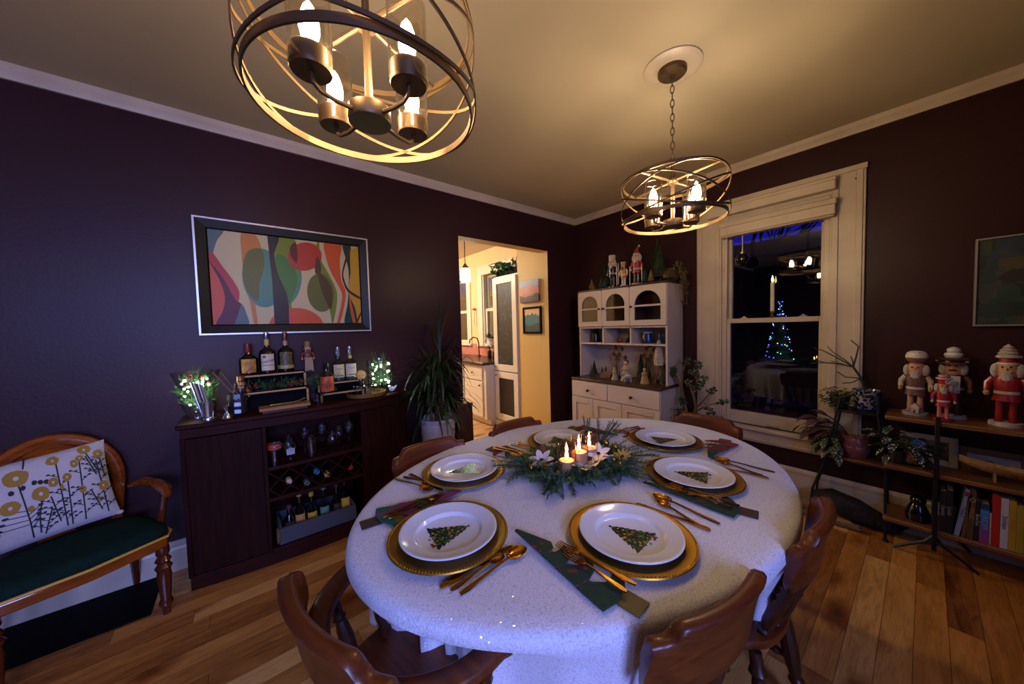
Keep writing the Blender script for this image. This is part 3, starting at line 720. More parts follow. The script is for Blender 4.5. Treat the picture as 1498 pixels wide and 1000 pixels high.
def napkin(mats, trunk, label, tip, end, group='tree folded napkins'):
    tip, end = V((*tip, 0)), V((*end, 0)); d = tip - end; L = d.length
    rz = atan2(d.y, d.x) - pi / 2
    t = thing('napkin', label, 'napkin', ((tip.x + end.x) / 2, (tip.y + end.y) / 2, TZ), rz, group)
    h = L / 2
    plabel(G().box(-.025, .025, -h, -h + .12, 0, .003).build('trunk_fold', trunk, t, bevel=.001), 'folded strap forming the tree trunk')
    W_ = lambda y: .062 * (1 - (y + h - .05) / (2 * h - .05)) + .004
    A_ = [-h + .058, -h + .058 + .24 * (2 * h - .06), -h + .058 + .45 * (2 * h - .06), -h + .058 + .62 * (2 * h - .06)]
    plabel(G().prism([(-W_(A_[0]) * .5, A_[0] + .004), (W_(A_[0]) * .97, A_[0] + .02), (W_(A_[3]), A_[3]), (-W_(A_[3]) * .5, A_[3])], .003, .005).build('lining', mats[2], t), 'pale lining showing between the pleats')
    for i in range(3):
        p, q = A_[i], A_[i + 1]; w, v = W_(p), W_(q)
        G().prism([(-w, p - .002), (-w * .35, p - .012), (w * .35, p - .005), (w * .8, p + .012), (w + .007, p + .036), (w * .6, p + .031), (w * .1, p + .034), (-v * .25, p + .055), (-v * .3, q + .006), (-v, q)], .0045 + i * .0022, .0075 + i * .0022).build('pleat', mats[(0, 1, 0)[i]], t, bevel=.0008)
    p = A_[3]; w = W_(p)
    G().prism([(-w, p), (-w * .2, p - .012), (w * .5, p - .006), (w, p + .012), (.006, h - .004), (0, h), (-.005, h - .004)], .0105, .0135).build('pleat', mats[1], t, bevel=.0008)
    return t
first = {}
def put(kind, mk, mat, label, cat, xy, ang, z=TZ, group=None, parts=None):
    if kind in first:
        o = dup(first[kind], label=label)
    else:
        if parts: o = thing(kind, label, cat); parts(o)
        else: o = tag(mk().build(kind, mat, None), label, cat)
        first[kind] = o
    if group: o['group'] = group
    o.location = (*xy, z); o.rotation_euler = (0, 0, ang); o.name = kind
    return o
def plate_parts(o):
    plate_mesh().build('dish', MT['china'], o, smooth=50)
    plabel(tree_motif(random.Random(5)).build('tree_motif', motifm, o, smooth=0), 'printed decorated christmas tree')
S = [  # plate centre, direction the tree tip points (deg), where
    ("at the captain's chair, near end of the table", (-2.748, -1.853), -8),
    ('at the near right seat', (-2.383, -2.186), 96),
    ('below the sash window, far right seat', (-1.89, -2.141), 109),
    ('at the bar side seat', (-2.503, -1.524), 161),
    ('behind the lit candles', (-1.97, -1.553), -59),
    ('at the far end of the table', (-1.592, -1.886), -37)]
for w_, xy, a in S:
    put('charger_plate', charger_mesh, MT['charger'], 'gold beaded charger ' + w_, 'charger', xy, 0, group='gold chargers on the table')
    put('dinner_plate', None, None, 'white plate with christmas tree print ' + w_, 'plate', xy, radians(a - 90), TZ + .006, 'white christmas plates', plate_parts)
def lay(kind, mk, label, cat, tip, end, group, z=TZ):
    tip, end = V((*tip, 0)), V((*end, 0)); d = tip - end
    return put(kind, mk, gld, label, cat, ((tip.x + end.x) / 2, (tip.y + end.y) / 2), atan2(d.y, d.x) - pi / 2, z, group)
KN = lambda l, a, b: lay('table_knife', knife_mesh, 'gold table knife ' + l, 'knife', a, b, 'gold knives')
SL = lambda l, a, b: lay('soup_spoon', lambda: spoon_mesh(.205, .0215, .062), 'large gold spoon ' + l, 'spoon', a, b, 'gold soup spoons')
SS = lambda l, a, b: lay('teaspoon', lambda: spoon_mesh(.155, .0165, .046), 'small gold spoon ' + l, 'spoon', a, b, 'gold teaspoons')
FL = lambda l, a, b: lay('dinner_fork', lambda: fork_mesh(.205, .0125), 'long gold fork ' + l, 'fork', a, b, 'gold dinner forks', TZ + .0125)
FS = lambda l, a, b: lay('salad_fork', lambda: fork_mesh(.168, .0125), 'short gold fork ' + l, 'fork', a, b, 'gold salad forks', TZ + .0125)
KN("beside the near end plate, at the captain's chair", (-2.640, -2.000), (-2.852, -2.008)); SS("between knife and big spoon at the captain's chair", (-2.68, -2.019), (-2.843, -2.029)); SL("outermost at the captain's chair setting", (-2.618, -2.032), (-2.834, -2.053))
KN('beside the near right plate', (-2.207, -2.1), (-2.187, -2.312)); SS('crossing near the knife of the near right plate', (-2.15, -2.138), (-2.19, -2.298)); SL('outermost at the near right setting', (-2.122, -2.112), (-2.133, -2.318))
KN('beside the far right plate below the window', (-1.722, -2.12), (-1.70, -2.32)); SS('between knife and big spoon at the far right plate', (-1.672, -2.146), (-1.686, -2.31)); SL('outermost at the far right setting below the window', (-1.65, -2.125), (-1.62, -2.325))
KN('beside the bar side plate', (-2.64, -1.6), (-2.678, -1.393)); SS('between knife and big spoon at the bar side plate', (-2.655, -1.54), (-2.702, -1.402)); SL('outermost at the bar side setting', (-2.672, -1.585), (-2.735, -1.39))
KN('beside the doorway side plate', (-2.105, -1.61), (-2.118, -1.415)); SS('between knife and big spoon at the doorway side plate', (-2.125, -1.56), (-2.14, -1.405)); SL('outermost at the doorway side setting', (-2.145, -1.59), (-2.168, -1.39))
KN('beside the far end plate', (-1.68, -1.712), (-1.472, -1.714)); SS('between knife and big spoon at the far end plate', (-1.63, -1.685), (-1.475, -1.69)); SL('outermost at the far end setting', (-1.66, -1.645), (-1.46, -1.668))
ol, br = pm('olive_gold_strap', '#5c4a16', .6), pm('brown_strap', '#382620', .6)
napkin(nap_v, br, "green and violet tree napkin with brown trunk, near the captain's chair", (-2.60, -1.668), (-2.925, -1.636))
napkin(nap_g, ol, 'green tree napkin with white lining and olive trunk, under forks at the near right', (-2.602, -1.965), (-2.565, -2.332))
napkin([nap_g[0], nap_g[1], nap_r[2]], br, 'green tree napkin with plaid lining, under forks at the far right plate', (-2.078, -2.05), (-2.003, -2.375))
napkin([nap_r[0], nap_g[0], nap_g[2]], br, 'red and green tree napkin between the bar side plate and the candles', (-2.20, -1.665), (-2.278, -1.37))
napkin(nap_r, ol, 'red and dark green tree napkin behind the candle wreath', (-1.70, -1.70), (-1.745, -1.41))
napkin(nap_r, ol, 'red and white tree napkin in front of the far end plate', (-1.67, -2.115), (-1.352, -2.07))
FL('on the green napkin at the near right', (-2.561, -2.087), (-2.531, -2.297)); FS('on the green napkin at the near right', (-2.571, -2.122), (-2.564, -2.293))
FL('on the plaid lined napkin at the far right', (-2.03, -2.125), (-2.01, -2.33)); FS('on the plaid lined napkin at the far right', (-2.058, -2.155), (-2.037, -2.32))
FL("on the violet napkin near the captain's chair", (-2.66, -1.652), (-2.865, -1.655)); FS("on the violet napkin near the captain's chair", (-2.69, -1.668), (-2.85, -1.673))
FL('on the red and green napkin at the bar side', (-2.222, -1.6), (-2.262, -1.395)); FS('on the red and green napkin at the bar side', (-2.255, -1.58), (-2.282, -1.415))

# ------------------------------------------------------------------ evergreen centrepiece and candles
cp = thing('evergreen_centrepiece', 'evergreen centrepiece with white petals and gold baubles around three candles', 'centrepiece', (-2.15, -1.805, TZ), -.40)
rr = random.Random(21)
def sprig(g, p, d, L, m, nn=34, nl=.034):
    p = V(p); d = V(d).normalized(); pts = []
    for i in range(6):
        u = i / 5; pts.append(p + d * L * u + V((0, 0, -.10 * L * u * u)))
    g.tube(pts, .0016, 4, 2)
    for k in range(nn):
        u = (k + .5) / nn; q = pts[0].lerp(pts[-1], u) + V((0, 0, -.1 * L * (u * u - u)))
        a = rr.uniform(0, 2 * pi); o = d.orthogonal().normalized(); o = M.Rotation(a, 4, d) @ o
        e = (d * .75 + o).normalized(); w = .0016; ln = nl * rr.uniform(.7, 1.1) * (1.1 - .5 * u); s = e.cross(V((0, 0, 1)))
        s = s.normalized() * w if s.length > 1e-4 else V((w, 0, 0))
        g.poly([q - s, q + s, q + e * ln], m); 
g = G()
for k in range(210):
    a = rr.uniform(0, 2 * pi); ex, ey = .27, .13
    r0 = rr.uniform(.25, .8); p = (ex * r0 * cos(a), ey * r0 * sin(a), rr.uniform(.008, .05))
    sprig(g, p, (cos(a + rr.uniform(-.5, .5)) * 1.3, sin(a + rr.uniform(-.5, .5)), rr.uniform(-.05, .5)), rr.uniform(.07, .12), rr.choice((0, 0, 1)), 52)
for k in range(60):
    p = (rr.uniform(-.2, .16), rr.uniform(-.125, -.105), rr.uniform(.02, .05)); sprig(g, p, (rr.uniform(-1, 1), rr.uniform(-.8, .1), rr.uniform(-.2, .6)), rr.uniform(.05, .09), rr.choice((0, 0, 1)), 44, .028)
for p, d, L in (((.2, -.02, .03), (1, -.1, .12), .16), ((.15, .08, .05), (.6, .5, .6), .15), ((.1, .1, .05), (.2, .6, .8), .14), ((-.2, .05, .03), (-1, .2, .1), .14), ((.12, -.1, .02), (.5, -.9, .02), .13), ((.14, .06, .06), (.9, .1, .7), .15), ((-.12, -.1, .02), (-.7, -.8, .1), .13)):
    for q in range(4): sprig(g, p, V(d) + V((rr.uniform(-.3, .3), rr.uniform(-.3, .3), rr.uniform(-.1, .2))), L, rr.choice((0, 1)), 56, .03)
g.build('foliage', [MT['green'], pm('blue_green_needles', '#42664a', .6), MT['bark']], cp, smooth=0)
def flower(name, n, L, w, mat, p, up=.35):
    g = G()
    for k in range(n):
        a = 2 * pi * k / n + .2; g.leaf((.008 * cos(a), .008 * sin(a), 0), (cos(a), sin(a), up), (0, 0, 1), L, w, droop=.25, seg=4)
    return g.build(name, mat, cp, loc=p, rot=(rr.uniform(-.5, .1), rr.uniform(-.4, .4), rr.uniform(0, 3)))
for p in ((-.135, -.06, .06), (-.035, -.115, .06), (.03, -.10, .065), (.095, -.075, .065), (.07, -.05, .075), (-.15, .0, .06)): flower('poinsettia', 6, .046, .026, MT['petal'], p)
for p in ((.16, -.075, .06), (.085, -.13, .05)): flower('gold_daisy', 11, .034, .011, pm('pale_gold_petal', '#a08a48', .5), p)
for p, r in (((-.155, -.055, .05), .016), ((-.105, -.07, .055), .017), ((-.12, -.09, .04), .014), ((-.20, -.02, .045), .012), ((.1, -.11, .07), .011), ((.125, -.105, .068), .012), ((.115, -.125, .06), .011), ((.155, .03, .08), .012), ((.18, .0, .07), .011), ((-.085, -.09, .07), .011)):
    plabel(G().ball((0, 0, 0), r, 14, k=9).build('bauble', MT['brass'], cp, loc=p), 'small gold bauble')
for p in ((-.12, .07, .05), (.13, .075, .06), (0, .1, .05)):
    g = G(); g.lathe([(.006, 0), (.018, .008), (.02, .018), (.015, .03), (.006, .042), (.0001, .046)], n=10); g.build('pine_cone', MT['bark'], cp, loc=p)
for nm, (x, y, zt) in zip(('front left', 'middle', 'back right'), ((-2.255, -1.848, .082), (-2.182, -1.846, .095), (-2.108, -1.836, .09))):
    t = thing('candle', 'lit ivory candle in a smoky glass cup, %s of the three' % nm, 'candle', (x, y, TZ + .004), group='candles in the centrepiece')
    zc = zt - .005
    G().lathe([(.0001, 0), (.031, 0), (.031, zc - .004), (.028, zc), (.0001, zc - .004)], n=24).build('wax', MT['wax'], t)
    G().lathe([(.035, 0), (.035, zc + .055), (.0335, zc + .055), (.0335, .003)], n=28, cap=False).build('glass_cup', MT['glsmoke'], t)
    f = G().lathe([(.0001, zc + .004), (.0065, zc + .012), (.0062, zc + .02), (.0028, zc + .034), (.0001, zc + .046)], n=10).build('flame', MT['flame'], t)
    G().tube([(0, 0, zc - .004), (0, 0, zc + .01)], .0012, 5).build('wick', MT['black'], f)
# ------------------------------------------------------------------ chandeliers
def band(r, h, th, n=72):
    return G().strip([[(c * (r + a), s * (r + a), z) for a, z in ((-th, -h / 2), (th, -h / 2), (th, h / 2), (-th, h / 2))] for c, s in [(cos(2 * pi * k / n), sin(2 * pi * k / n)) for k in range(n)]], closed=True)
def chandelier(label, x, y, a0):
    c = thing('chandelier', label, 'chandelier', (x, y, 0), 0, 'cage chandeliers over the table')
    B = MT['bronze']
    plabel(G().lathe([(.0001, H), (.135, H), (.135, H - .006), (.115, H - .016), (.09, H - .014), (.0001, H - .012)], n=40).build('ceiling_medallion', MT['trim'], c), 'pale round ceiling medallion')
    G().lathe([(.0001, H - .012), (.066, H - .012), (.066, H - .03), (.058, H - .038), (.012, H - .04), (.008, H - .055), (.0001, H - .055)], n=28).build('canopy', B, c)
    z = H - .055; k = 0
    while z > 2.17:
        g = G(); n = 14
        pts = [(.0085 * cos(2 * pi * i / n), 0, .021 * sin(2 * pi * i / n)) for i in range(n)]
        g.tube(pts, .0024, 6, closed=True); g.build('chain_link', B, c, loc=(0, 0, z - .016), rot=(0, 0, (k % 2) * pi / 2 + .4)); z -= .034; k += 1
    G().tube([(0, 0, 1.86), (0, 0, z + .012)], .0085, 10).build('rod', B, c)
    zt, zb, r = 2.052, 1.857, .236
    for zz, hh in ((zt, .014), (zb, .017)): band(r, hh, .0022).build('ring', B, c, loc=(0, 0, zz), smooth=30)
    tl = atan2((zt - zb) / 2 - .002, .245)
    for q in range(4):
        n = 80; az = radians(a0) + q * pi / 2
        g = G(); secs = []
        for k in range(n):
            p = 2 * pi * k / n; rr_ = .247
            v = V((rr_ * cos(p), rr_ * sin(p), rr_ * sin(p) * tan(tl)))
            d = V((cos(p), sin(p), 0)); secs.append([v + d * a + V((0, 0, b)) for a, b in ((-.0018, -.0042), (.0018, -.0042), (.0018, .0042), (-.0018, .0042))])
        g.strip(secs, closed=True).build('hoop', B, c, loc=(0, 0, (zt + zb) / 2), rot=(0, 0, az), smooth=30)
    g = G().lathe([(.0001, 2.062), (.022, 2.062), (.026, 2.05), (.022, 2.04), (.0001, 2.04)], n=20)
    for q in range(2):
        a = radians(a0 + 20) + q * pi / 2; g.tube([(-.236 * cos(a), -.236 * sin(a), 2.052), (.236 * cos(a), .236 * sin(a), 2.052)], .006, 8)
    g.build('crossbar', B, c)
    G().lathe([(.0001, 1.825), (.046, 1.825), (.048, 1.829), (.046, 1.858), (.02, 1.866), (.0001, 1.868)], n=28).build('hub', B, c)
    for q in range(4):
        a = radians(a0 + 15) + q * pi / 2; d = V((cos(a), sin(a), 0)); R_ = .132
        arm = G().tube([d * .035 + V((0, 0, 1.838)), d * .085 + V((0, 0, 1.832)), d * (R_ - .016) + V((0, 0, 1.834)), d * (R_ - .003) + V((0, 0, 1.842)), d * R_ + V((0, 0, 1.862))], .0048, 8).build('arm', B, c)
        P = d * R_
        cu = G().lathe([(.0001, 1.86), (.037, 1.86), (.0385, 1.864), (.0385, 1.898), (.036, 1.9), (.036, 1.88), (.0001, 1.88)], c=(P.x, P.y, 0), n=26).build('cup', B, c)
        G().lathe([(.0405, 1.866), (.0405, 2.022), (.0385, 2.022), (.0385, 1.9)], c=(P.x, P.y, 0), n=28, cap=False).build('glass_shade', MT['glsh'], c)
        b = G().lathe([(.011, 1.882), (.011, 1.915), (.0001, 1.915)], c=(P.x, P.y, 0), n=12).build('socket', MT['trim'], c)
        G().lathe([(.007, 1.914), (.014, 1.924), (.019, 1.942), (.0175, 1.962), (.0095, 1.986), (.0001, 1.999)], c=(P.x, P.y, 0), n=10).build('bulb', MT['bulb'], c)
    return c
chandelier('four light cage chandelier nearest the camera, cropped by the top of the photo', -2.912, -1.85, 5)
chandelier('four light cage chandelier hanging on a chain before the window', -1.447, -1.862, -30)

# ------------------------------------------------------------------ abstract artwork
a = thing('wall_art', 'large abstract print in a black and silver frame above the bar cabinet', 'picture', (-2.889, -.001, 1.684))
W2, H2 = .4785, .3445
g = G()
for x0, x1, z0, z1 in ((-W2, W2, H2 - .07, H2), (-W2, W2, -H2, -H2 + .07), (-W2, -W2 + .07, -H2, H2), (W2 - .07, W2, -H2, H2)): pass
def mold(g, wx, hz, prof, m=0):
    # mitred frame: prof = (inset, depth) pairs
    secs = [[(sx * (wx - i), -d, sz * (hz - i)) for i, d in prof] for sx, sz in ((-1, -1), (1, -1), (1, 1), (-1, 1))]
    return g.strip(secs, m, closed=True)
mold(G(), W2, H2, [(.009, .0), (.009, .03), (.055, .018), (.062, .008), (.062, 0)]).build('frame', pm('black_brown_frame', '#090706', .45, spec=.2), a, smooth=0)
mold(G(), W2, H2, [(0, 0), (0, .034), (.009, .034), (.009, 0)]).build('silver_edge', pm('silver_edge', '#b8b0ac', .35, .6), a, smooth=0)
g = G(); iw, ih = W2 - .06, H2 - .06
PX = lambda u, v: (-iw + 2 * iw * u, ih - 2 * ih * v)
lay_n = [0]
def shape(pts, m):
    lay_n[0] += 1; y = -.006 - lay_n[0] * .00012
    P = []
    n = len(pts)
    for i in range(n):     # closed Catmull-Rom where the point is marked smooth
        p0, p1, p2, p3 = pts[i - 1], pts[i], pts[(i + 1) % n], pts[(i + 2) % n]
        P.append(p1[:2])
        if len(p1) < 3 and len(p2) < 3 or len(p1) < 3 or len(p2) < 3:
            for t in (.2, .4, .6, .8):
                f = lambda k: .5 * (2 * p1[k] + (p2[k] - p0[k]) * t + (2 * p0[k] - 5 * p1[k] + 4 * p2[k] - p3[k]) * t * t + (-p0[k] + 3 * p1[k] - 3 * p2[k] + p3[k]) * t ** 3)
                P.append((f(0), f(1)))
    P = [(min(1, max(0, u)), min(1, max(0, v))) for u, v in P]
    ids = [g.vert((PX(u, v)[0], y, PX(u, v)[1])) for u, v in P]; g.face(ids, m)
def oval(cx, cy, rx, ry, m, rot=0):
    shape([(cx + rx * cos(t) * cos(rot) - ry * sin(t) * sin(rot), cy + rx * cos(t) * sin(rot) + ry * sin(t) * cos(rot)) for t in [2 * pi * k / 10 for k in range(10)]], m)
c_ = 1
shape([(0, 0, c_), (1, 0, c_), (1, 1, c_), (0, 1, c_)], 0)
shape([(0, 0, c_), (.09, 0, c_), (.05, .12), (.02, .28), (.0, .3, c_)], 5)
shape([(.0, .26, c_), (.08, .4), (.15, .6), (.155, .72), (.12, .9), (.09, 1, c_), (0, 1, c_)], 1)
shape([(.0, .36, c_), (.06, .52), (.075, .7), (.06, .85), (.02, 1, c_), (0, 1, c_)], 2)
shape([(.0, .33, c_), (.07, .5), (.13, .72), (.17, .8, c_), (.13, 1, c_), (.02, 1, c_), (.06, .85), (.075, .7), (.05, .52)], 3)
shape([(.165, .78, c_), (.195, .9), (.2, 1, c_), (.12, 1, c_)], 5)
shape([(.19, 0, c_), (.27, 0, c_), (.31, .18), (.315, .34), (.28, .55), (.25, .75), (.255, 1, c_), (.235, 1, c_), (.215, .75), (.19, .5), (.185, .25)], 4)
oval(.305, .48, .125, .33, 6)
shape([(.305, .16, c_), (.315, .34), (.28, .55), (.265, .74, c_), (.2, .62), (.185, .4), (.22, .2)], 7)
oval(.44, .49, .115, .31, 6, .1)
shape([(.42, .0, c_), (.52, .0, c_), (.54, .2), (.53, .5), (.48, .74), (.485, .86), (.47, .86), (.40, .5), (.385, .25)], 8)
shape([(.40, .2, c_), (.47, .25), (.53, .45, c_), (.48, .72), (.46, .75, c_), (.42, .55), (.39, .35)], 9)
shape([(.345, 0, c_), (.42, 0, c_), (.385, .2), (.40, .42), (.45, .65), (.46, .85), (.455, 1, c_), (.36, 1, c_), (.36, .5, c_)], 10)
oval(.51, 1.05, .19, .24, 2); shape([(.36, .86, c_), (.41, .81), (.458, .8, c_), (.455, 1, c_), (.36, 1, c_)], 11)
shape([(.68, 0, c_), (.695, .0, c_), (.70, .2), (.76, .4), (.81, .6), (.8, .8), (.765, 1, c_), (.75, .85), (.72, .7), (.66, .42), (.655, .2)], 8)
oval(.59, .195, .115, .175, 1, .25); shape([(.49, .1, c_), (.53, .05), (.53, .28, c_), (.49, .2)], 3); shape([(.675, .18, c_), (.70, .28), (.69, .39, c_), (.655, .38), (.66, .26)], 12)
oval(.69, .62, .1, .235, 7); shape([(.675, .39, c_), (.72, .42), (.77, .55), (.77, .72), (.755, .82, c_), (.70, .62)], 12)
shape([(.735, 0, c_), (.86, 0, c_), (.845, .2), (.85, .45), (.88, .6), (.86, .8), (.82, 1, c_), (.80, 1, c_), (.84, .75), (.845, .6), (.77, .35), (.74, .18)], 2)
shape([(.87, 0, c_), (.935, 0, c_), (.935, .25), (.91, .5), (.905, .62), (.95, .8), (.96, 1, c_), (.86, 1, c_), (.89, .75), (.905, .55), (.91, .3)], 13)
shape([(.935, .05, c_), (1, .0, c_), (1, 1, c_), (.97, 1, c_), (.95, .8), (.905, .62), (.925, .4)], 14)
shape([(.93, 0, c_), (.94, .0, c_), (.9, .2), (.87, .35), (.875, .45), (.91, .57), (1, .66, c_), (1, .69, c_), (.9, .6), (.862, .47), (.858, .35), (.89, .17)], 3)
shape([(1, .84, c_), (1, .88, c_), (.965, 1, c_), (.945, 1, c_)], 3); shape([(.905, .65, c_), (.93, .8), (.95, 1, c_), (.93, 1, c_), (.912, .85)], 2)
g.build('print', [pm('print_%d' % i, c, .4, spec=.2) for i, c in enumerate(('#ab9d74', '#982c22', '#b04820', '#4c1016', '#a8682c', '#4c5a58', '#3c7062', '#50541c', '#626e1a', '#32642a', '#1c141a', '#22100c', '#442f0e', '#0c3426', '#a88020'))], a, smooth=0)
sm = G().box(-W2 + .02, W2 - .02, 0, .002, -H2 + .02, H2 - .02); sm.build('backing', MT['black'], a, loc=(0, -.003, 0), smooth=0)

# ------------------------------------------------------------------ bar cabinet
BZ = .885
bar = thing('bar_cabinet', 'dark wood bar cabinet with bowed top and wine lattice under the abstract print', 'cabinet', (-2.84, 0, 0))
L_, Rr = -.62, .62
front = lambda x, o=0: -(.315 + .05 * cos(x / .62 * pi / 2)) - o if x < .25 else -(.315 + .05 * cos(x / .62 * pi / 2)) + .10 * ((x - .25) / .37) ** 2 - o
def slab(x0, x1, z0, z1, inset, yb=-.012, n=24, m=0):
    pts = [(x0 + (x1 - x0) * k / n, front(x0 + (x1 - x0) * k / n, -inset)) for k in range(n + 1)] + [(x1, yb), (x0, yb)]
    return G().prism(pts, z0, z1, m)
slab(L_, Rr, BZ - .025, BZ, 0).build('top', MT['dark'], bar, bevel=.006)
slab(L_ + .015, Rr - .015, BZ - .075, BZ - .025, .014).build('frieze', MT['dark'], bar, bevel=.003)
slab(L_ + .015, Rr - .015, .0, .075, .03).build('plinth', MT['dark'], bar, bevel=.003)
ox0, ox1 = -.255, .25
for x0, x1 in ((L_ + .01, L_ + .03), (ox0 - .02, ox0), (ox1, ox1 + .02), (Rr - .03, Rr - .01)): slab(x0, x1, .075, BZ - .075, .016, n=3).build('side_panel', MT['darkv'], bar, bevel=.002)
for x0, x1 in ((L_ + .03, ox0 - .02), (ox1 + .02, Rr - .03)):
    d = slab(x0, x1, .085, BZ - .08, .018, yb=-.27 if x0 < 0 else -.2).build('door', MT['darkv'], bar, bevel=.003)
G().box(L_ + .02, Rr - .02, -.022, -.012, .075, BZ - .03).build('back_panel', MT['dark'], bar)
for z in (.075, .372, .552): slab(ox0, ox1, z, z + .02, .02, n=8).build('shelf', MT['dark'], bar, bevel=.002)
for k in range(7):
    for s in (-1, 1):
        xc = ox0 + (k - .5) * (ox1 - ox0) / 5.
        x0, x1 = xc, xc + s * .16
        a0, b0 = (x0, .392), (x1, .552)
        lo_, hi_ = max(ox0, min(x0, x1)), min(ox1, max(x0, x1))
        if hi_ - lo_ < .03: continue
        za = lambda x: .392 + (x - x0) / (x1 - x0) * .16
        p = [(lo_, za(lo_) - .004), (hi_, za(hi_) - .004), (hi_, za(hi_) + .004), (lo_, za(lo_) + .004)]
        g = G(); yf = -.335; g.strip([[(x, y, z) for x, z in p] for y in (yf, -.03)]); g.build('lattice_slat', MT['dark'], bar, smooth=0)

# glassware in the top bay
def tumbler(g, r, h, th=.002): return g.lathe([(r * .85, .0), (r * .86, .006), (r, h), (r - th, h), (r * .8, .012), (.0001, .012)], n=18)
def drink_glass(label, x, y, z, kind, group):
    t = thing('drinking_glass', label, 'glass', (x, y, z), 0, group)
    if kind == 'stem':
        G().lathe([(.034, 0), (.034, .002), (.005, .006), (.004, .075), (.012, .085), (.034, .11), (.038, .14), (.033, .17), (.031, .17), (.036, .14), (.032, .112), (.0001, .09)], n=18).build('goblet', MT['gl'], t)
    elif kind == 'goblet':
        G().lathe([(.03, 0), (.03, .004), (.008, .012), (.008, .03), (.03, .05), (.042, .08), (.038, .125), (.036, .125), (.039, .08), (.028, .052), (.0001, .04)], n=18).build('goblet', MT['gl'], t)
    else: tumbler(G(), .034, .13).build('tumbler', MT['gl'], t)
    return t
gx = [(-3.06, -.30, 'tall'), (-2.985, -.31, 'goblet'), (-2.985, -.2, 'goblet'), (-2.90, -.24, 'stem'), (-2.875, -.31, 'tall'), (-2.80, -.22, 'stem'), (-2.755, -.29, 'goblet'), (-2.70, -.2, 'goblet'), (-2.655, -.29, 'stem')]
gl_lab = ['tall glass with a colourful band at the left of the bar bay', 'etched goblet in front, second from the left in the bar bay', 'goblet behind the etched goblet in the bar bay', 'stemmed glass in the middle of the bar bay', 'tall clear glass in front at the middle of the bar bay', 'stemmed glass right of the middle in the bar bay', 'goblet in front, right half of the bar bay', 'goblet at the back right of the bar bay', 'stemmed glass at the right end of the bar bay']
for (x, y, k), l in zip(gx, gl_lab):
    t = drink_glass(l, x, y, .572, k, 'glasses in the bar cabinet')
    if k == 'tall' and x < -3:
        G().lathe([(.0345, .095), (.0352, .125)], n=18, cap=False).build('painted_band', spots('painted_band', '#a03020', '#3a8a90', 60, .3, .4), t)
    if k == 'goblet' and x < -2.98 and y < -.3: G().box(-.02, .02, -.0405, -.0395, .055, .09).build('etched_mark', pal('#8a8a98', .7), t)
# wine bottles lying in the lattice
def lying(label, x, z, col, fo=None):
    t = thing('wine_bottle', label, 'bottle', (x, -.33, z), 0, 'wine bottles in the lattice')
    G().lathe([(.0001, .30), (.034, .30), (.037, .28), (.037, .12), (.016, .075), (.0145, .0)], n=18).build('body', pm('wine_glass_' + col.strip('#'), '#0a1008', .12), t, rot=(-pi / 2, 0, 0))
    G().lathe([(.0145, .05), (.0158, .045), (.0158, -.002), (.0145, -.004), (.0001, -.004)], n=18).build('capsule', pm('capsule_' + col.strip('#'), col, .35), t, rot=(-pi / 2, 0, 0))
    return t
lying('wine bottle with cream capsule lying at the left of the lattice', -3.0, .462, '#a89a80'); lying('wine bottle with teal capsule lying in the lattice', -2.855, .478, '#1a6a8a')
lying('wine bottle with orange ringed capsule in the middle of the lattice', -2.80, .442, '#b07840'); lying('wine bottle with red capsule lying at the right of the lattice', -2.665, .45, '#9a2018'); lying('wine bottle with pale rim lying low in the lattice', -2.91, .425, '#55555c')
# lower bay
tag(G().box(-3.06, -2.64, -.325, -.30, .096, .19).box(-3.06, -2.64, -.08, -.06, .096, .19).box(-3.06, -3.045, -.3, -.08, .096, .19).box(-2.655, -2.64, -.3, -.08, .096, .19).box(-3.045, -2.655, -.3, -.08, .096, .104).build('felt_bin', MT['felt'], None, bevel=.004), 'dark grey felt bin holding bottles in the bottom bay of the bar', 'bin')
def bottle(label, loc, prof, glassm, capm=None, capz=None, group=None, lab=None, neck=None, liquor=None, cat='bottle', name='bottle'):
    t = thing(name, label, cat, loc, 0, group)
    G().lathe(prof, n=24).build('body', glassm, t)
    if capz: G().lathe([(capz[2], capz[0]), (capz[2] * 1.05, capz[0] + .003), (capz[2], capz[1]), (.0001, capz[1] + .002)], n=18).build('cap', capm, t)
    if lab:  # (z0, z1, radius, half angle, material)
        z0, z1, r, ha, lm = lab; g = G(); n = 10
        A = [[(r * sin(-ha + 2 * ha * k / n), -r * cos(-ha + 2 * ha * k / n), z) for k in range(n + 1)] for z in (z0, z1)]
        ids = [[g.vert(p) for p in q] for q in A]
        for k in range(n): g.face((ids[0][k], ids[0][k + 1], ids[1][k + 1], ids[1][k]))
        lb = g.build('label_paper', lm, t)
    else: lb = None
    if liquor: G().lathe(liquor[0], n=20).build('liquor', liquor[1], t)
    return t, lb
gb = pm('dark_bottle_glass', '#140a06', .08, spec=.7); gd = pm('black_bottle_glass', '#070606', .1, spec=.7); clr = glass('bottle_glass', '#dfe6e2', .03, 1.3)
lb_y = pm('amber_label', '#b07a2c', .6, var=(30, '#8a5a20')); lb_w = pm('cream_label', '#b5a792', .6); lb_k = pm('black_gold_label', '#14110c', .5, var=(70, '#6a5a30')); lb_o = pm('orange_label', '#b23c14', .5, var=(25, '#c8501c')); lb_p = pm('pale_yellow_label', '#b3a878', .6)
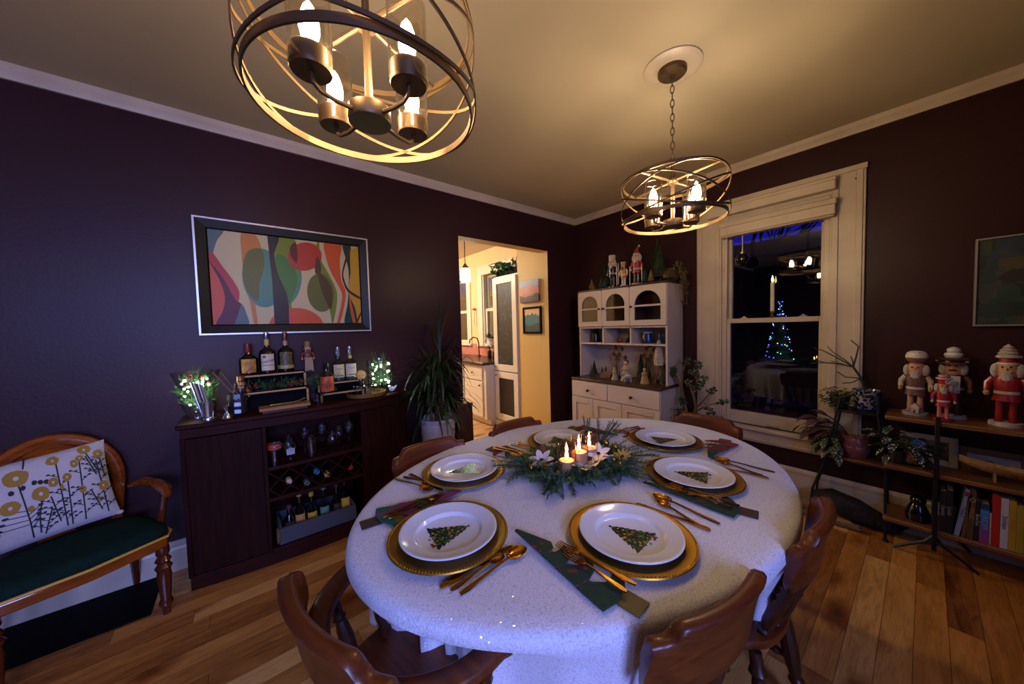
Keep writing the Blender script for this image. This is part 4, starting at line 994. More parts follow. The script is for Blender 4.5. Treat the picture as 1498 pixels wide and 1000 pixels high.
smalls = [(-3.0, .15, '#5a2a2a', gd, 'small dark bottle with red label at the left of the felt bin'), (-2.945, .21, '#b0803a', gb, 'brown bottle with gold label standing in the felt bin'), (-2.88, .19, '#b8902a', gd, 'dark bottle with yellow label in the felt bin'), (-2.81, .21, '#5a7a6a', clr, 'pale green bottle in the middle of the felt bin'), (-2.735, .2, '#3a2a20', gd, 'dark unlabelled bottle in the felt bin'), (-2.685, .24, '#c0a030', clr, 'clear bottle with yellow neck at the right of the felt bin')]
for x, h, lc, gm, l in smalls:
    bottle(l, (x, -.22, .104), [(.0001, 0), (.03, 0), (.032, .01), (.032, h * .55), (.012, h * .75), (.012, h)], gm, pal(lc), (h, h + .025, .014), 'bottles in the felt bin', (h * .2, h * .5, .0325, .9, pal(lc)))
t = thing('watch_roll', 'round banded object at the left of the bottom bar bay', 'ornament', (-3.065, -.31, .15)); t['label'] = 'small dark ring shaped object left of the felt bin'
t.name = 'napkin_ring'; G().tube([(.0, .03 * cos(a), .04 * sin(a)) for a in [2 * pi * k / 16 for k in range(16)]], .008, 6, closed=True).build('ring', MT['bark'], t)

# ------------------------------------------------------------------ on top of the bar
def lightvase(label, x, y, prof, seedn, nl, spread):
    t = thing('light_vase', label, 'vase', (x, y, BZ), 0, 'lit vases on the bar')
    G().lathe(prof, n=32, cap=False).build('glass', MT['gl'], t)
    rr = random.Random(seedn); g = G()
    for k in range(90):
        a = rr.uniform(0, 6.28); r = rr.uniform(0, .05); z = rr.uniform(.05, .2)
        sprig2(g, rr, (r * cos(a), r * sin(a), z), (cos(a) * .6, sin(a) * .6, rr.uniform(.1, 1)), .06)
    for d, L in spread: 
        for q in range(3): sprig2(g, rr, (rr.uniform(-.03, .03), 0, .17), V(d) + V((rr.uniform(-.2, .2), 0, 0)), L)
    g.build('greenery', MT['green'], t, smooth=0)
    g = G()
    for k in range(nl):
        a = rr.uniform(pi, 2 * pi); r = rr.uniform(.05, .066); g.ball((r * cos(a), r * sin(a), rr.uniform(.06, .215)), .0042, 6, k=4)
    g.build('fairy_lights', MT['fairy'], t)
    g = G()
    for k in range(7): g.ball((rr.uniform(-.04, .06), rr.uniform(-.05, 0), rr.uniform(.17, .25)), .007, 8, k=5)
    g.build('red_berries', pal('#7a1420', .3), t)
    return t
def sprig2(g, rr, p, d, L):
    p = V(p); d = V(d).normalized(); g.tube([p, p + d * L], .001, 4)
    for k in range(16):
        u = k / 16; q = p + d * L * u; o = M.Rotation(rr.uniform(0, 6.28), 4, d) @ d.orthogonal().normalized(); e = (d * .8 + o).normalized()
        s = e.cross(V((0, 0, 1))); s = (s.normalized() if s.length > 1e-3 else V((1, 0, 0))) * .0013
        g.poly([q - s, q + s, q + e * .028])
lightvase('flared glass vase of greenery and fairy lights at the left end of the bar', -3.385, -.13, [(.0001, .012), (.045, .012), (.052, .0), (.055, 0), (.05, .02), (.075, .09), (.078, .18), (.105, .255), (.103, .257), (.075, .18), (.072, .09), (.046, .022), (.0001, .02)], 5, 26, [((.3, 0, 1), .12), ((-.1, 0, 1), .06)])
lightvase('tall glass vase of greenery and fairy lights at the right end of the bar', -2.395, -.15, [(.0001, .0), (.07, .0), (.088, .02), (.09, .2), (.092, .245), (.09, .245), (.087, .2), (.084, .022), (.0001, .012)], 9, 20, [((-.5, 0, 1), .14), ((.1, 0, 1), .12), ((.5, 0, 1), .1)])
t = thing('bar_tool_holder', 'metal cup packed with flat gold and silver straws on the bar', 'holder', (-3.335, -.255, BZ))
G().lathe([(.0001, 0), (.034, 0), (.034, .012), (.03, .018), (.034, .1), (.032, .1), (.028, .02)], n=20).build('cup', MT['steel'], t)
rr = random.Random(2)
for k in range(14):
    x = -.045 + k * .0062; m = [MT['brass'], MT['steel'], MT['bronze'], pm('dark_steel_%d' % k, '#3a3848', .25, .9)][k % 4]
    G().box(-.0026, .0026, -.0075, .0075, .012, .215 - .0015 * k).build('straw', m, t, loc=(x * .45, rr.uniform(-.014, .014), 0), rot=(rr.uniform(-.06, .06), -.19 + x * .6, 0), bevel=.001)
for k in range(2): G().tube([(0, 0, 0), (-.085 - .02 * k, 0, .17)], .003, 6).build('straw', MT['steel'], t, loc=(.145 - .015 * k, .03, .08))
t = thing('jigger', 'small steel jigger standing in front of the crystal glass', 'jigger', (-3.258, -.285, BZ))
G().lathe([(.024, 0), (.007, .034), (.007, .038), (.02, .066), (.019, .066), (.0001, .04)], n=20).build('jigger_body', MT['steel'], t)
t = thing('crystal_glass', 'square cut crystal mixing glass on the bar', 'glass', (-3.212, -.265, BZ))
g = G()
g.lathe([(.0001, 0), (.04, 0), (.046, .02), (.043, .04), (.047, .06), (.043, .08), (.046, .1), (.044, .125), (.04, .125), (.04, .02), (.0001, .018)], n=10); g.build('tumbler', glass('crystal', '#d8d6dc', .15, .7), t, smooth=0)
# risers
def riser(label, x0, x1, steps, loc_y):
    t = thing('tiered_riser', label, 'riser', (0, 0, BZ), 0, 'tiered bottle risers')
    for y0, y1, z in steps:
        g = G(); g.box(x0, x0 + .01, y0, y1, 0, z).box(x1 - .01, x1, y0, y1, 0, z).box(x0 + .01, x1 - .01, y0, y1, z - .008, z).box(x0 + .01, x1 - .01, y1 - .006, y1, 0, z - .008); g.build('tier', MT['black'], t, bevel=.001)
        g = G(); g.box(x0, x1, y0 - .002, y0, z - .01, z).box(x0, x0 + .012, y0 - .002, y0, 0, z).box(x1 - .012, x1, y0 - .002, y0, 0, z); plabel(g.build('edge_strip', MT['oak'], t), 'pale wooden edge')
    return t
riser('two step black riser with pale edges holding dark bottles, left on the bar', -3.2, -2.862, [(-.215, -.13, .112), (-.13, -.03, .205)], 0)
riser('low two step black riser with pale edges holding white label bottles', -2.8, -2.535, [(-.235, -.15, .055), (-.15, -.03, .112)], 0)
zl, zr = BZ + .206, BZ + .113
squat = lambda r, h, nr, nh, s=1.25: [(.0001, 0), (r * .94, 0), (r, .006), (r, h * .62), (r * .9, h * .68), (nr * s, h * .8), (nr, h * .86), (nr, h)]
b, l = bottle('squat brown bottle with amber label and red wax cap on the left riser', (-3.152, -.078, zl), squat(.047, .15, .016, 0), gb, pm('red_wax', '#5a0f10', .35), (.135, .19, .0185), 'bottles on the left riser', (.015, .098, .0475, .82, lb_y))
text('JOY', .016, pal('#4a1c10'), l, (0, -.0485, .076), name='label_lettering')
G().prism([(-.02, .02), (-.012, .016), (.024, .05), (.018, .056)], -.0487, -.0483).build('label_drawing', pal('#6a2c1c'), l, rot=(pi / 2, 0, 0), loc=(0, -.0972, 0))
tall = lambda r, h, nr: [(.0001, 0), (r * .95, 0), (r, .006), (r, h * .56), (r * .88, h * .63), (nr * 1.15, h * .71), (nr, h * .76), (nr, h)]
b, l = bottle('tall dark bottle with cream script label in the middle of the left riser', (-3.058, -.078, zl), tall(.043, .225, .0125), gb, MT['steel'], (.215, .255, .0135), 'bottles on the left riser', (.02, .122, .0435, .85, lb_w))
text('Detroit', .022, pal('#1a1010'), l, (0, -.0446, .078), (pi / 2, -.25, 0), 'label_lettering'); G().box(-.03, .03, -.0446, -.044, .05, .054).build('label_stripe', pal('#8a2018'), l); G().cyl((-.017, .106, .0437), .009, .001, 14).build('label_seal', pal('#6a1c14'), l, rot=(pi / 2, 0, 0))
G().lathe([(.0132, .175), (.0132, .212)], n=16, cap=False).build('neck_band', pal('#a8923a'), b)
b, l = bottle('tall black bottle with black and gold label on the left riser', (-2.962, -.078, zl), tall(.043, .225, .0125), gd, pm('copper_cap', '#7a4a38', .3, .8), (.2, .255, .0135), 'bottles on the left riser', (.045, .128, .0435, .9, lb_k))
G().lathe([(.0436, .022), (.0436, .045)], n=24, cap=False).build('label_band', pal('#8a824a'), b)
G().lathe([(.0132, .172), (.0132, .2)], n=16, cap=False).build('neck_band', pal('#a87a6a'), b)
b, l = bottle('bottle with bright orange label and black cap on the right riser', (-2.75, -.17, BZ + .056), squat(.043, .165, .0155, 0), gb, MT['blackgloss'], (.15, .195, .017), 'bottles on the right riser', (.006, .105, .0435, 1.2, lb_o))
G().ball((0, -.0438, .05), (.022, .001, .02), 16).build('label_drawing', pal('#7a2a10'), l)
for i, (x, lb_, w_) in enumerate(((-2.662, lb_p, 'left'), (-2.585, lb_w, 'right'))):
    b, l = bottle('clear bottle with pale square label on the right riser, the %s of the pair' % w_, (x, -.10, zr), tall(.041, .21, .012), clr, MT['steel'], (.175, .235, .014), 'bottles on the right riser', (.025, .115, .0415, .95, lb_))
    text('VALLEY', .0125, pal('#2a2a1a'), l, (0, -.0425, .085), (pi / 2, 0, 0), 'label_lettering'); G().box(-.022, .022, -.0425, -.042, .035, .042).build('label_stripe', pal('#5a4a20'), l)
    G().lathe([(.0001, .003), (.038, .003), (.038, .022), (.0001, .022)], n=18).build('liquor', pal('#3a4a30' if i else '#3a3c48', .2), b)
    if i: G().lathe([(.0128, .15), (.0128, .172)], n=16, cap=False).build('neck_band', pal('#b09a3a'), b)
# garland and berries behind the lower step
t = thing('berry_garland', 'evergreen garland with red berries tucked along the left riser', 'garland', (-3.03, -.165, BZ + .112))
g = G(); rr = random.Random(8)
for k in range(60): sprig2(g, rr, (rr.uniform(-.15, .22), rr.uniform(-.03, .03), rr.uniform(0, .03)), (rr.uniform(-1, 1), rr.uniform(-.6, .3), rr.uniform(-.1, .7)), .05)
for k in range(16): sprig2(g, rr, (rr.uniform(.17, .3), rr.uniform(-.06, 0), rr.uniform(-.03, .06)), (rr.uniform(-1, 1), -.5, rr.uniform(-.6, .5)), .07)
g.build('needles', MT['green'], t, smooth=0)
g = G()
for k in range(26): g.ball((rr.choice((rr.uniform(-.16, -.09), rr.uniform(.06, .14))), rr.uniform(-.045, .01), rr.uniform(.005, .045)), .0075, 8, k=5)
g.build('red_berries', pal('#7a0f1c', .25), t)
for i, x in enumerate((-3.06, -3.02)):
    tag(tumbler(G(), .018, .05).build('shot_glass', MT['gl'], None, loc=(x, -.185, BZ + .112)), 'small shot glass on the lower step of the left riser, %s' % ('left of two' if not i else 'right of two'), 'glass', 'shot glasses on the riser')
tag(tumbler(G(), .034, .07).build('whisky_glass', MT['gl'], None, loc=(-2.82, -.27, BZ)), 'low tumbler beside the cutting board, between the two risers', 'glass')
t = thing('serving_board', 'small oak board resting in front of the left riser', 'board', (-2.995, -.285, BZ))
G().box(-.125, .125, -.05, .05, .012, .03).build('board', wood('light_chopping_board', '#7a4c26', '#9c6a38', 'X', 5, .5), t, bevel=.003); G().box(-.11, .11, -.04, -.03, 0, .012).box(-.11, .11, .03, .04, 0, .012).build('runner', MT['walnut'], t)
t = thing('corkscrew', 'slim silver bar tool lying on the small oak board', 'bar tool', (-2.985, -.29, BZ + .0335), .12)
G().tube([(-.085, 0, .005), (-.04, 0, .005), (.03, 0, .005), (.07, 0, .006)], [.006, .004, .003, .002], 8).build('shaft', MT['steel'], t)
for s in (-1, 0, 1): G().tube([(.045, 0, .006), (.075, s * .008, .012), (.095, s * .016, .02)], .002, 6).build('prong', MT['steel'], t)
# tray with glasses, cork stopper, little figure
t = thing('round_tray', 'round wooden tray with glasses at the right of the bar', 'tray', (-2.515, -.215, BZ))
G().lathe([(.0001, 0), (.115, 0), (.125, .006), (.128, .03), (.122, .03), (.118, .01), (.0001, .008)], n=36).build('tray', wood('tray_wood', '#5c3c12', '#7c5620', 'X', 5, .45), t)
for i, (x, y, l) in enumerate(((-2.575, -.245, 'left'), (-2.515, -.26, 'middle'), (-2.45, -.235, 'right'))):
    tag(tumbler(G(), .03, .075, .003).build('rocks_glass', MT['gl'], None, loc=(x, y, BZ + .009)), 'cut rocks glass on the round tray, the %s one' % l, 'glass', 'glasses on the round tray')
t = thing('stopper_bottle', 'bottle with a round wooden medallion top behind the round tray', 'bottle', (-2.535, -.17, BZ + .01))
G().lathe([(.0001, 0), (.03, 0), (.032, .06), (.014, .09), (.013, .11)], n=18).build('body', gd, t); G().cyl((0, 0, -.01), .033, .02, 20).build('medallion', MT['oak'], t, loc=(0, 0, .135), rot=(pi / 2, 0, .2))
t = thing('white_figurine', 'tiny white bird figurine at the right end of the bar top', 'figurine', (-2.33, -.20, BZ))
G().ball((0, 0, .022), (.022, .013, .018)).ball((-.018, 0, .042), .01).tube([(.015, 0, .025), (.035, 0, .045)], [.01, .003], 6).build('body', MT['china'], t)
# ------------------------------------------------------------------ nutcrackers (unit height 1, facing -Y)
SKIN = pm('painted_skin', '#b88058', .4); FUR = pm('white_fur', '#b4aaa2', .95, sheen=.5, var=(40, '#9a9088'), bump=(120, .6))
def nutcracker(label, loc, h, rz, coat, legs, base_m, hat, arm=None, hand=SKIN, beard=True, hair=FUR, prop=None, wide=1.0, skirt=None, group='nutcrackers', girth=.76):
    t = thing('nutcracker', label, 'nutcracker', loc, rz, group); t.scale = (h * girth, h * girth, h); w = wide
    arm = arm or coat
    G().lathe([(.0001, 0), (.17 * w, 0), (.17 * w, .045), (.16 * w, .05), (.0001, .05)], n=24).build('base', base_m, t)
    for s in (-1, 1): G().lathe([(.04 * w, .05), (.046 * w, .16), (.04 * w, .2), (.044 * w, .33)], c=(s * .062 * w, 0, 0), n=14).ball((s * .068 * w, -.035, .065), (.05 * w, .065, .025), 12).build('leg', legs, t)
    b = G().lathe([(.0001, .31), (.145 * w, .31), (.125 * w, .40), (.12 * w, .44), (.135 * w, .56), (.12 * w, .61), (.0001, .62)], n=22, sy=.85).build('coat', coat, t)
    G().lathe([(.127 * w, .40), (.127 * w, .435)], n=22, sy=.85, cap=False).build('belt', skirt or MT['trim'], b)
    for s in (-1, 1):
        a = G().tube([(s * .13 * w, 0, .585), (s * .185 * w, -.005, .52), (s * .19 * w, -.03, .43)], [.045, .045, .036], 10).build('arm', arm, t)
        G().ball((s * .19 * w, -.04, .40), .036, 10).build('hand', hand, a)
    G().lathe([(.08 * w, .6), (.098 * w, .63), (.102 * w, .72), (.095 * w, .79), (.0001, .8)], n=20, sy=.95).build('head', hand if hand is SKIN else SKIN, t)
    g = G()
    for s in (-1, 1): g.ball((s * .04, -.092 * w, .735), (.014, .008, .011), 8, k=5)
    g.box(-.045, .045, -.1 * w, -.085 * w, .665, .685); g.build('eyes', MT['black'], t); G().ball((0, -.105 * w, .71), (.016, .022, .018), 8).build('nose', SKIN, t)
    if beard: G().ball((0, -.085 * w, .615), (.06 * w, .035, .085), 12).ball((0, -.1 * w, .678), (.06, .018, .015), 10).build('beard', hair, t)
    for s in (-1, 1): G().ball((s * .115 * w, .01, .685), (.055 * w, .075, .09), 12).build('hair', hair, t)
    hat(t, w)
    if prop: prop(t, w)
    return t
def hat_tall(m, band_m, ht=.2, top=None, r=.1):
    def f(t, w):
        o = G().lathe([(r * w, .77), (r * .96 * w, .78), (r * 1.02 * w, .78 + ht), (.0001, .785 + ht)], n=20).build('hat', m, t)
        G().lathe([(r * 1.08 * w, .765), (r * 1.08 * w, .80)], n=20, cap=False).build('hat_band', band_m, o)
        if top: G().ball((0, 0, .78 + ht + .03), .03, 10).build('hat_knob', top, o)
    return f
def hat_santa(t, w):
    o = G().tube([(0, 0, .78), (0, 0, .86), (.03, 0, .93), (.075, 0, .97)], [.1, .08, .045, .02], 14).build('hat', pal('#8a1a1c'), t)
    G().lathe([(.105, .76), (.12, .785), (.105, .81)], n=20, cap=False).build('hat_trim', FUR, o); G().ball((.09, 0, .985), .032, 10).build('pompom', FUR, o)
def hat_cupcake(t, w):
    o = G().lathe([(.09, .78), (.09, .82)], n=20).build('hat_band', pal('#5a4a78'), t)
    G().lathe([(.11, .82), (.145, .86), (.15, .9), (.0001, .93)], n=22).build('gingerbread_brim', pal('#7a4c26'), o)
    G().lathe([(.15, .885), (.152, .91), (.13, .96), (.08, .985), (.0001, .99)], n=22).build('icing', pal('#c0b6ae'), o)
    G().ball((.05, -.1, .95), .022, 8).ball((.075, -.08, .945), .02, 8).build('candy', pal('#8a2a2a'), o)
def hat_swirl(t, w):
    o = G().lathe([(.1, .76), (.19, .765), (.19, .79), (.11, .795), (.11, .815), (.2, .82), (.21, .84), (.0001, .85)], n=26).build('cookie_brim', pal('#4a2614'), t)
    for k in range(10): a = k * .63; G().ball((.185 * cos(a), .185 * sin(a), .80), (.028, .018, .008), 8).build('icing_drop', pal('#b8aca6'), o) if k % 2 else None
    G().lathe([(.0001, .84), (.1, .85), (.115, .885), (.1, .915), (.07, .92), (.085, .945), (.075, .975), (.03, .995), (.0001, 1.0)], n=22).build('whipped_cream', pal('#b8b2b0'), o)
def hat_tree(t, w):
    o = G().lathe([(.085, .77), (.09, .8), (.075, .85)], n=20).build('hat', pal('#8a1a1c'), t)
    G().lathe([(.105, .76), (.11, .775), (.105, .79)], n=20, cap=False).build('icing_trim', pal('#b8b0aa'), o)
    G().lathe([(.0001, .845), (.125, .85), (.115, .87), (.09, .89), (.105, .9), (.075, .93), (.088, .94), (.05, .965), (.06, .975), (.0001, 1.02)], n=18).build('tree_top', pm('silver_icing', '#a89c92', .6, bump=(80, .6)), o)
    for a in (0, 2, 4): G().ball((.115 * cos(a), .115 * sin(a), .86), .016, 8).build('icing_ball', pal('#c8c0ba'), o)
def hat_peppermint(t, w):
    o = G().lathe([(.1, .77), (.1, .88), (.0001, .885)], n=20).build('hat', pal('#9a1a20', .25), t)
    G().lathe([(.14, .875), (.145, .885), (.14, .895), (.0001, .895)], n=22).build('brim', pal('#c0b8b4'), o)
    G().lathe([(.095, .895), (.11, .92), (.1, .955), (.0001, .985)], n=22).build('peppermint_top', pm('red_white_candy', '#b8a8a4', .4, var=(6, '#9a2424')), o)
    for k in range(6): a = k * 1.047; G().ball((.05 + .03 * cos(a), -.1, .82 + .03 * sin(a)), .014, 8).build('flower_petal', pal('#c0b4b0'), o)
def staff(x, z0, z1, m, r=.011, top=None):
    def f(t, w):
        o = G().tube([(x, -.06, z0), (x, -.06, z1)], r, 6).build('staff', m, t)
        if top: G().ball((x, -.06, z1), .03, 8).build('staff_knob', top, o)
    return f
def props(*fs):
    def f(t, w):
        for q in fs: q(t, w)
    return f
def gingerhouse(x, y, z, s):
    def f(t, w):
        o = G().box(x - s, x + s, y - s, y + s, z, z + s * 1.5).build('gingerbread_house', pal('#a89488'), t)
        G().prism([(-s * 1.35, 0), (s * 1.35, 0), (0, s * 1.3)], -s * 1.15, s * 1.15).build('house_roof', pal('#b8a8a0'), o, loc=(x, y, z + s * 1.4), rot=(pi / 2, 0, 0))
        G().box(x - s * .25, x + s * .25, y - s * 1.03, y - s, z, z + s * .8).build('house_door', pal('#4a2018'), o)
    return f
blk = pal('#0e0c0e', .3)
nutcracker('small black nutcracker with a copper hat behind the crystal glass', (-3.195, -.19, BZ), .235, .15, blk, blk, blk, hat_tall(pm('copper_hat', '#8a5a24', .35, .6), blk, .13, pm('hat_knob_bronze', '#4a2c18', .3, .7)), pal('#7a5a1c'), hair=blk, beard=False, group='nutcrackers on the bar')
def plaque(t, w): plabel(G().prism([(-.16, 0), (.16, 0), (.13, .42), (-.13, .42)], -.02, .0).build('wooden_plaque', pal('#8a705c', .7), t, loc=(0, -.16, .02), rot=(pi / 2, 0, 0)), 'grey wooden plaque')
nutcracker('brown nutcracker with a straw hat and a wooden plaque between the bottles', (-2.842, -.1, zl - .01), .215, .1, pal('#5a2414'), blk, blk, hat_tall(pal('#7a5a2c', .7), pal('#6a4a24'), .15), pal('#5a2414'), hair=blk, prop=plaque, group='nutcrackers on the bar', wide=1.1)

# ------------------------------------------------------------------ armchair with pillow, left edge
AC = thing('armchair', 'polished mahogany armchair with a green velvet seat against the purple wall', 'chair', (-3.80, -.305, 0), radians(22.4))
# local: faces -Y, seat centre at origin, x to its own left-right
def seat_outline(s, y0=-.20, y1=.19):
    pts = [(-.225 * s, y1 * s), (-.25 * s, 0), (-.265 * s, y0 * s * .75), (-.24 * s, y0 * s), (0, y0 * s * 1.14), (.24 * s, y0 * s), (.265 * s, y0 * s * .75), (.25 * s, 0), (.225 * s, y1 * s)]
    return pts
G().prism(seat_outline(1), .325, .375).build('seat_frame', MT['settee'], AC, bevel=.008)
secs = []
for s, z in ((1.0, .372), (1.01, .385), (1.0, .405), (.95, .425), (.7, .437)):
    secs.append([(x, y, z) for x, y in seat_outline(s)])
G().strip(secs).build('seat_cushion', MT['seat'], AC, smooth=60, sub=1)
P = [V((x, y, .378)) for x, y in seat_outline(1.012)]
G().tube(P, .0065, 6).build('gold_braid', MT['piping'], AC)
for x in (-.225, .225):
    G().lathe([(.024, .33), (.026, .3), (.018, .285), (.03, .265), (.02, .25), (.032, .232), (.024, .215), (.027, .19), (.019, .075), (.024, .065), (.026, .05), (.017, .035), (.015, 0)], c=(x, -.185, 0), n=16).build('leg', MT['setteez'], AC)
    G().tube([(x * .9, .165, .35), (x * .92, .175, .2), (x * .98, .23, 0)], [.022, .02, .014], 8).build('leg', MT['setteez'], AC)
# hoop back: thick bent rail leaning back, with a flat splat
hoop = []
for k in range(25):
    u = -1 + 2 * k / 24; a = u * 1.75
    hoop.append(V((-.02 + .20 * sin(a), .20 + .05 * (1 - abs(u)), .62 + .225 * cos(a) * 1.05)))
hoop = [V((-.19, .185, .37))] + hoop + [V((.16, .185, .37))]
G().tube(hoop, [.02] + [.026 + .012 * cos((-1 + 2 * k / 24) * 1.5) for k in range(25)] + [.02], 10, flat=.75).build('back_hoop', MT['settee'], AC)
bp_ = [(-.02 + .195 * sin(1.75 * u), .62 + .23 * cos(1.75 * u)) for u in [-.72 + 1.44 * k / 14 for k in range(15)]]
G().prism(bp_ + [(.10, .64), (-.02, .66), (-.14, .64)], -.008, .008).build('back_board', MT['settee'], AC, loc=(0, .232, 0), rot=(pi / 2, 0, 0))
G().strip([[(x - .02, y, z) for x, y, z in ((-w, .215, zz), (w, .215, zz), (w, .228, zz), (-w, .228, zz))] for w, zz in ((.05, .37), (.06, .48), (.04, .56), (.06, .66))]).build('back_splat', MT['settee'], AC)
for s in (-1, 1):
    G().tube([(s * .215, .18, .56), (s * .25, .1, .585), (s * .27, 0, .58), (s * .275, -.09, .565), (s * .27, -.13, .55)], [.018, .021, .024, .024, .014], 10, flat=.8).build('arm', MT['settee'], AC)
    G().tube([(s * .272, -.085, .56), (s * .262, -.075, .47), (s * .25, -.07, .38)], [.017, .014, .018], 10).build('arm_support', MT['setteez'], AC)
# pillow
PW, PH_ = .25, .19
pl = thing('throw_pillow', 'white pillow embroidered with mustard flowers leaning in the green armchair', 'pillow', (-3.925, -.235, .442), rot=(-.27, -.07, radians(19)))
def prof_p(u, v):   # u, v in -1..1
    e = max(0, (1 - abs(u) ** 2.6)) ** .5 * max(0, (1 - abs(v) ** 2.6)) ** .5
    return .055 * e
n = 28; g = G(); rows = []
for sgn in (-1, 1):
    ids = []
    for j in range(n + 1):
        for i in range(n + 1):
            u, v = -1 + 2 * i / n, -1 + 2 * j / n
            pin = 1 - .05 * (1 - abs(u) ** 2) * abs(v) ** 3; pin2 = 1 - .05 * (1 - abs(v) ** 2) * abs(u) ** 3
            ids.append(g.vert((PW * u * pin2, sgn * prof_p(u, v), PH_ + PH_ * v * pin)))
    for j in range(n):
        for i in range(n): g.face((ids[j * (n + 1) + i], ids[j * (n + 1) + i + 1], ids[(j + 1) * (n + 1) + i + 1], ids[(j + 1) * (n + 1) + i]))
cover = g.build('cover', pm('pillow_linen', '#a9a0a2', .9, bump=(220, .25)), pl, smooth=80)
em = G(); emc = [pm('mustard_thread', '#8a661c', .85), pm('ink_thread', '#16161e', .85), pm('pillow_linen_spot', '#a9a0a2', .9)]
def PP(x, z, o=.0012): return (x, -prof_p(x / PW, (z - PH_) / PH_) - o, z)
def blob(x, z, rx, rz_, m, o=.0012, n=14, sd=0):
    r3 = random.Random(int(x * 1e4) + int(z * 1e5) + sd); c0 = em.vert(PP(x, z, o)); ids = []
    for k in range(n):
        a = 2 * pi * k / n; q = r3.uniform(.9, 1.08); ids.append(em.vert(PP(x + rx * q * cos(a), z + rz_ * q * sin(a), o)))
    for k in range(n): em.face((c0, ids[k], ids[(k + 1) % n]), m)
def ring(x, z, rx, rz_): blob(x, z, rx, rz_, 0, .0016); blob(x, z, rx * .22, rz_ * .26, 2, .002)
def stem(pts, w=.0022):
    for (xa, za), (xb, zb_) in zip(pts, pts[1:]):
        d = V((xb - xa, zb_ - za)).normalized(); nn = V((-d.y, d.x)) * w; K = 4
        for k in range(K):
            a = V((xa, za)).lerp(V((xb, zb_)), k / K); b = V((xa, za)).lerp(V((xb, zb_)), (k + 1) / K)
            em.poly([PP(*(a - nn)), PP(*(b - nn)), PP(*(b + nn)), PP(*(a + nn))], 1)
def twig(x, z, h, sd, lean=0.0, s=1.0):
    r3 = random.Random(sd); stem([(x, z), (x + lean * .5, z + h * .5), (x + lean, z + h)])
    for k in range(6):
        u = .1 + .13 * k; sg = -1 if k % 2 else 1; bx, bz = x + lean * u, z + h * u
        ex, ez = bx + sg * .028 * s, bz + .022 * s; stem([(bx, bz), (ex, ez)], .0014); blob(ex + sg * .004, ez + .003, .0075 * s, .005 * s, 1, n=8)
        blob(bx + sg * .014 * s, bz + .018 * s, .006 * s, .0045 * s, 1, n=8)
stem([(-.01, .28), (-.004, .19), (0, .1), (0, .03)]); stem([(.018, .38), (.01, .33)]); stem([(.04, .18), (.025, .11), (.02, .04)]); stem([(.183, .335), (.205, .245)])
for k in range(4):
    stem([(-.003, .15 - .02 * k), (-.04 - .01 * k, .16 - .022 * k)], .0016); blob(-.046 - .01 * k, .164 - .022 * k, .009, .006, 1, n=8)
    stem([(-.002, .13 - .02 * k), (.03 - .004 * k, .155 - .02 * k)], .0016); blob(.034 - .004 * k, .16 - .02 * k, .008, .006, 1, n=8)
for x_, z_ in ((.0, .25), (-.03, .24), (.03, .26), (.045, .255), (.06, .25)): blob(x_, z_, .008, .011, 1, n=8)
twig(.09, .03, .30, 2, .005, .8); twig(.104, .03, .2, 3, .012, .8); twig(.142, .03, .29, 4, .018, .8); twig(.212, .03, .26, 5, -.004, .8); twig(.195, .05, .1, 11, -.02, .7); twig(.075, .06, .12, 12, -.012, .8); twig(.2, .22, .1, 6, -.02, .7); twig(.225, .2, .12, 7, -.005, .6); twig(.03, .03, .1, 8, .03, .9); twig(-.12, .03, .25, 13, .01, 1.2); twig(-.19, .03, .25, 14, .01, 1.2)
for a_ in ((-.011, .298, .034, .036), (-.039, .18, .026, .028), (.04, .204, .024, .03), (.088, .334, .019, .021), (.077, .239, .014, .022), (.116, .245, .013, .019), (.181, .351, .022, .02), (.143, .297, .011, .019), (.162, .317, .012, .015), (.219, .316, .015, .022), (.213, .159, .015, .024), (.231, .224, .006, .015), (-.13, .30, .034, .036), (-.2, .2, .03, .032)): ring(*a_)
for a_ in ((.009, .153, .009, .014), (.097, .207, .006, .011), (.151, .17, .011, .018), (.164, .147, .004, .009), (.193, .105, .006, .011)): blob(*a_, 0)
em.build('embroidery', emc, cover, smooth=0)
for sx in (-1, 1):
    G().ball((sx * PW * .985, 0, .006), (.014, .008, .01), 8).build('corner', cover.data.materials[0], pl)
tag(G().box(-4.3, -3.58, -.36, -.02, 0, .006).build('floor_mat', MT['black'], None, bevel=.002), 'flat black rectangle on the floor under the green armchair', 'mat')  # thin black rectangle lying flat under the chair

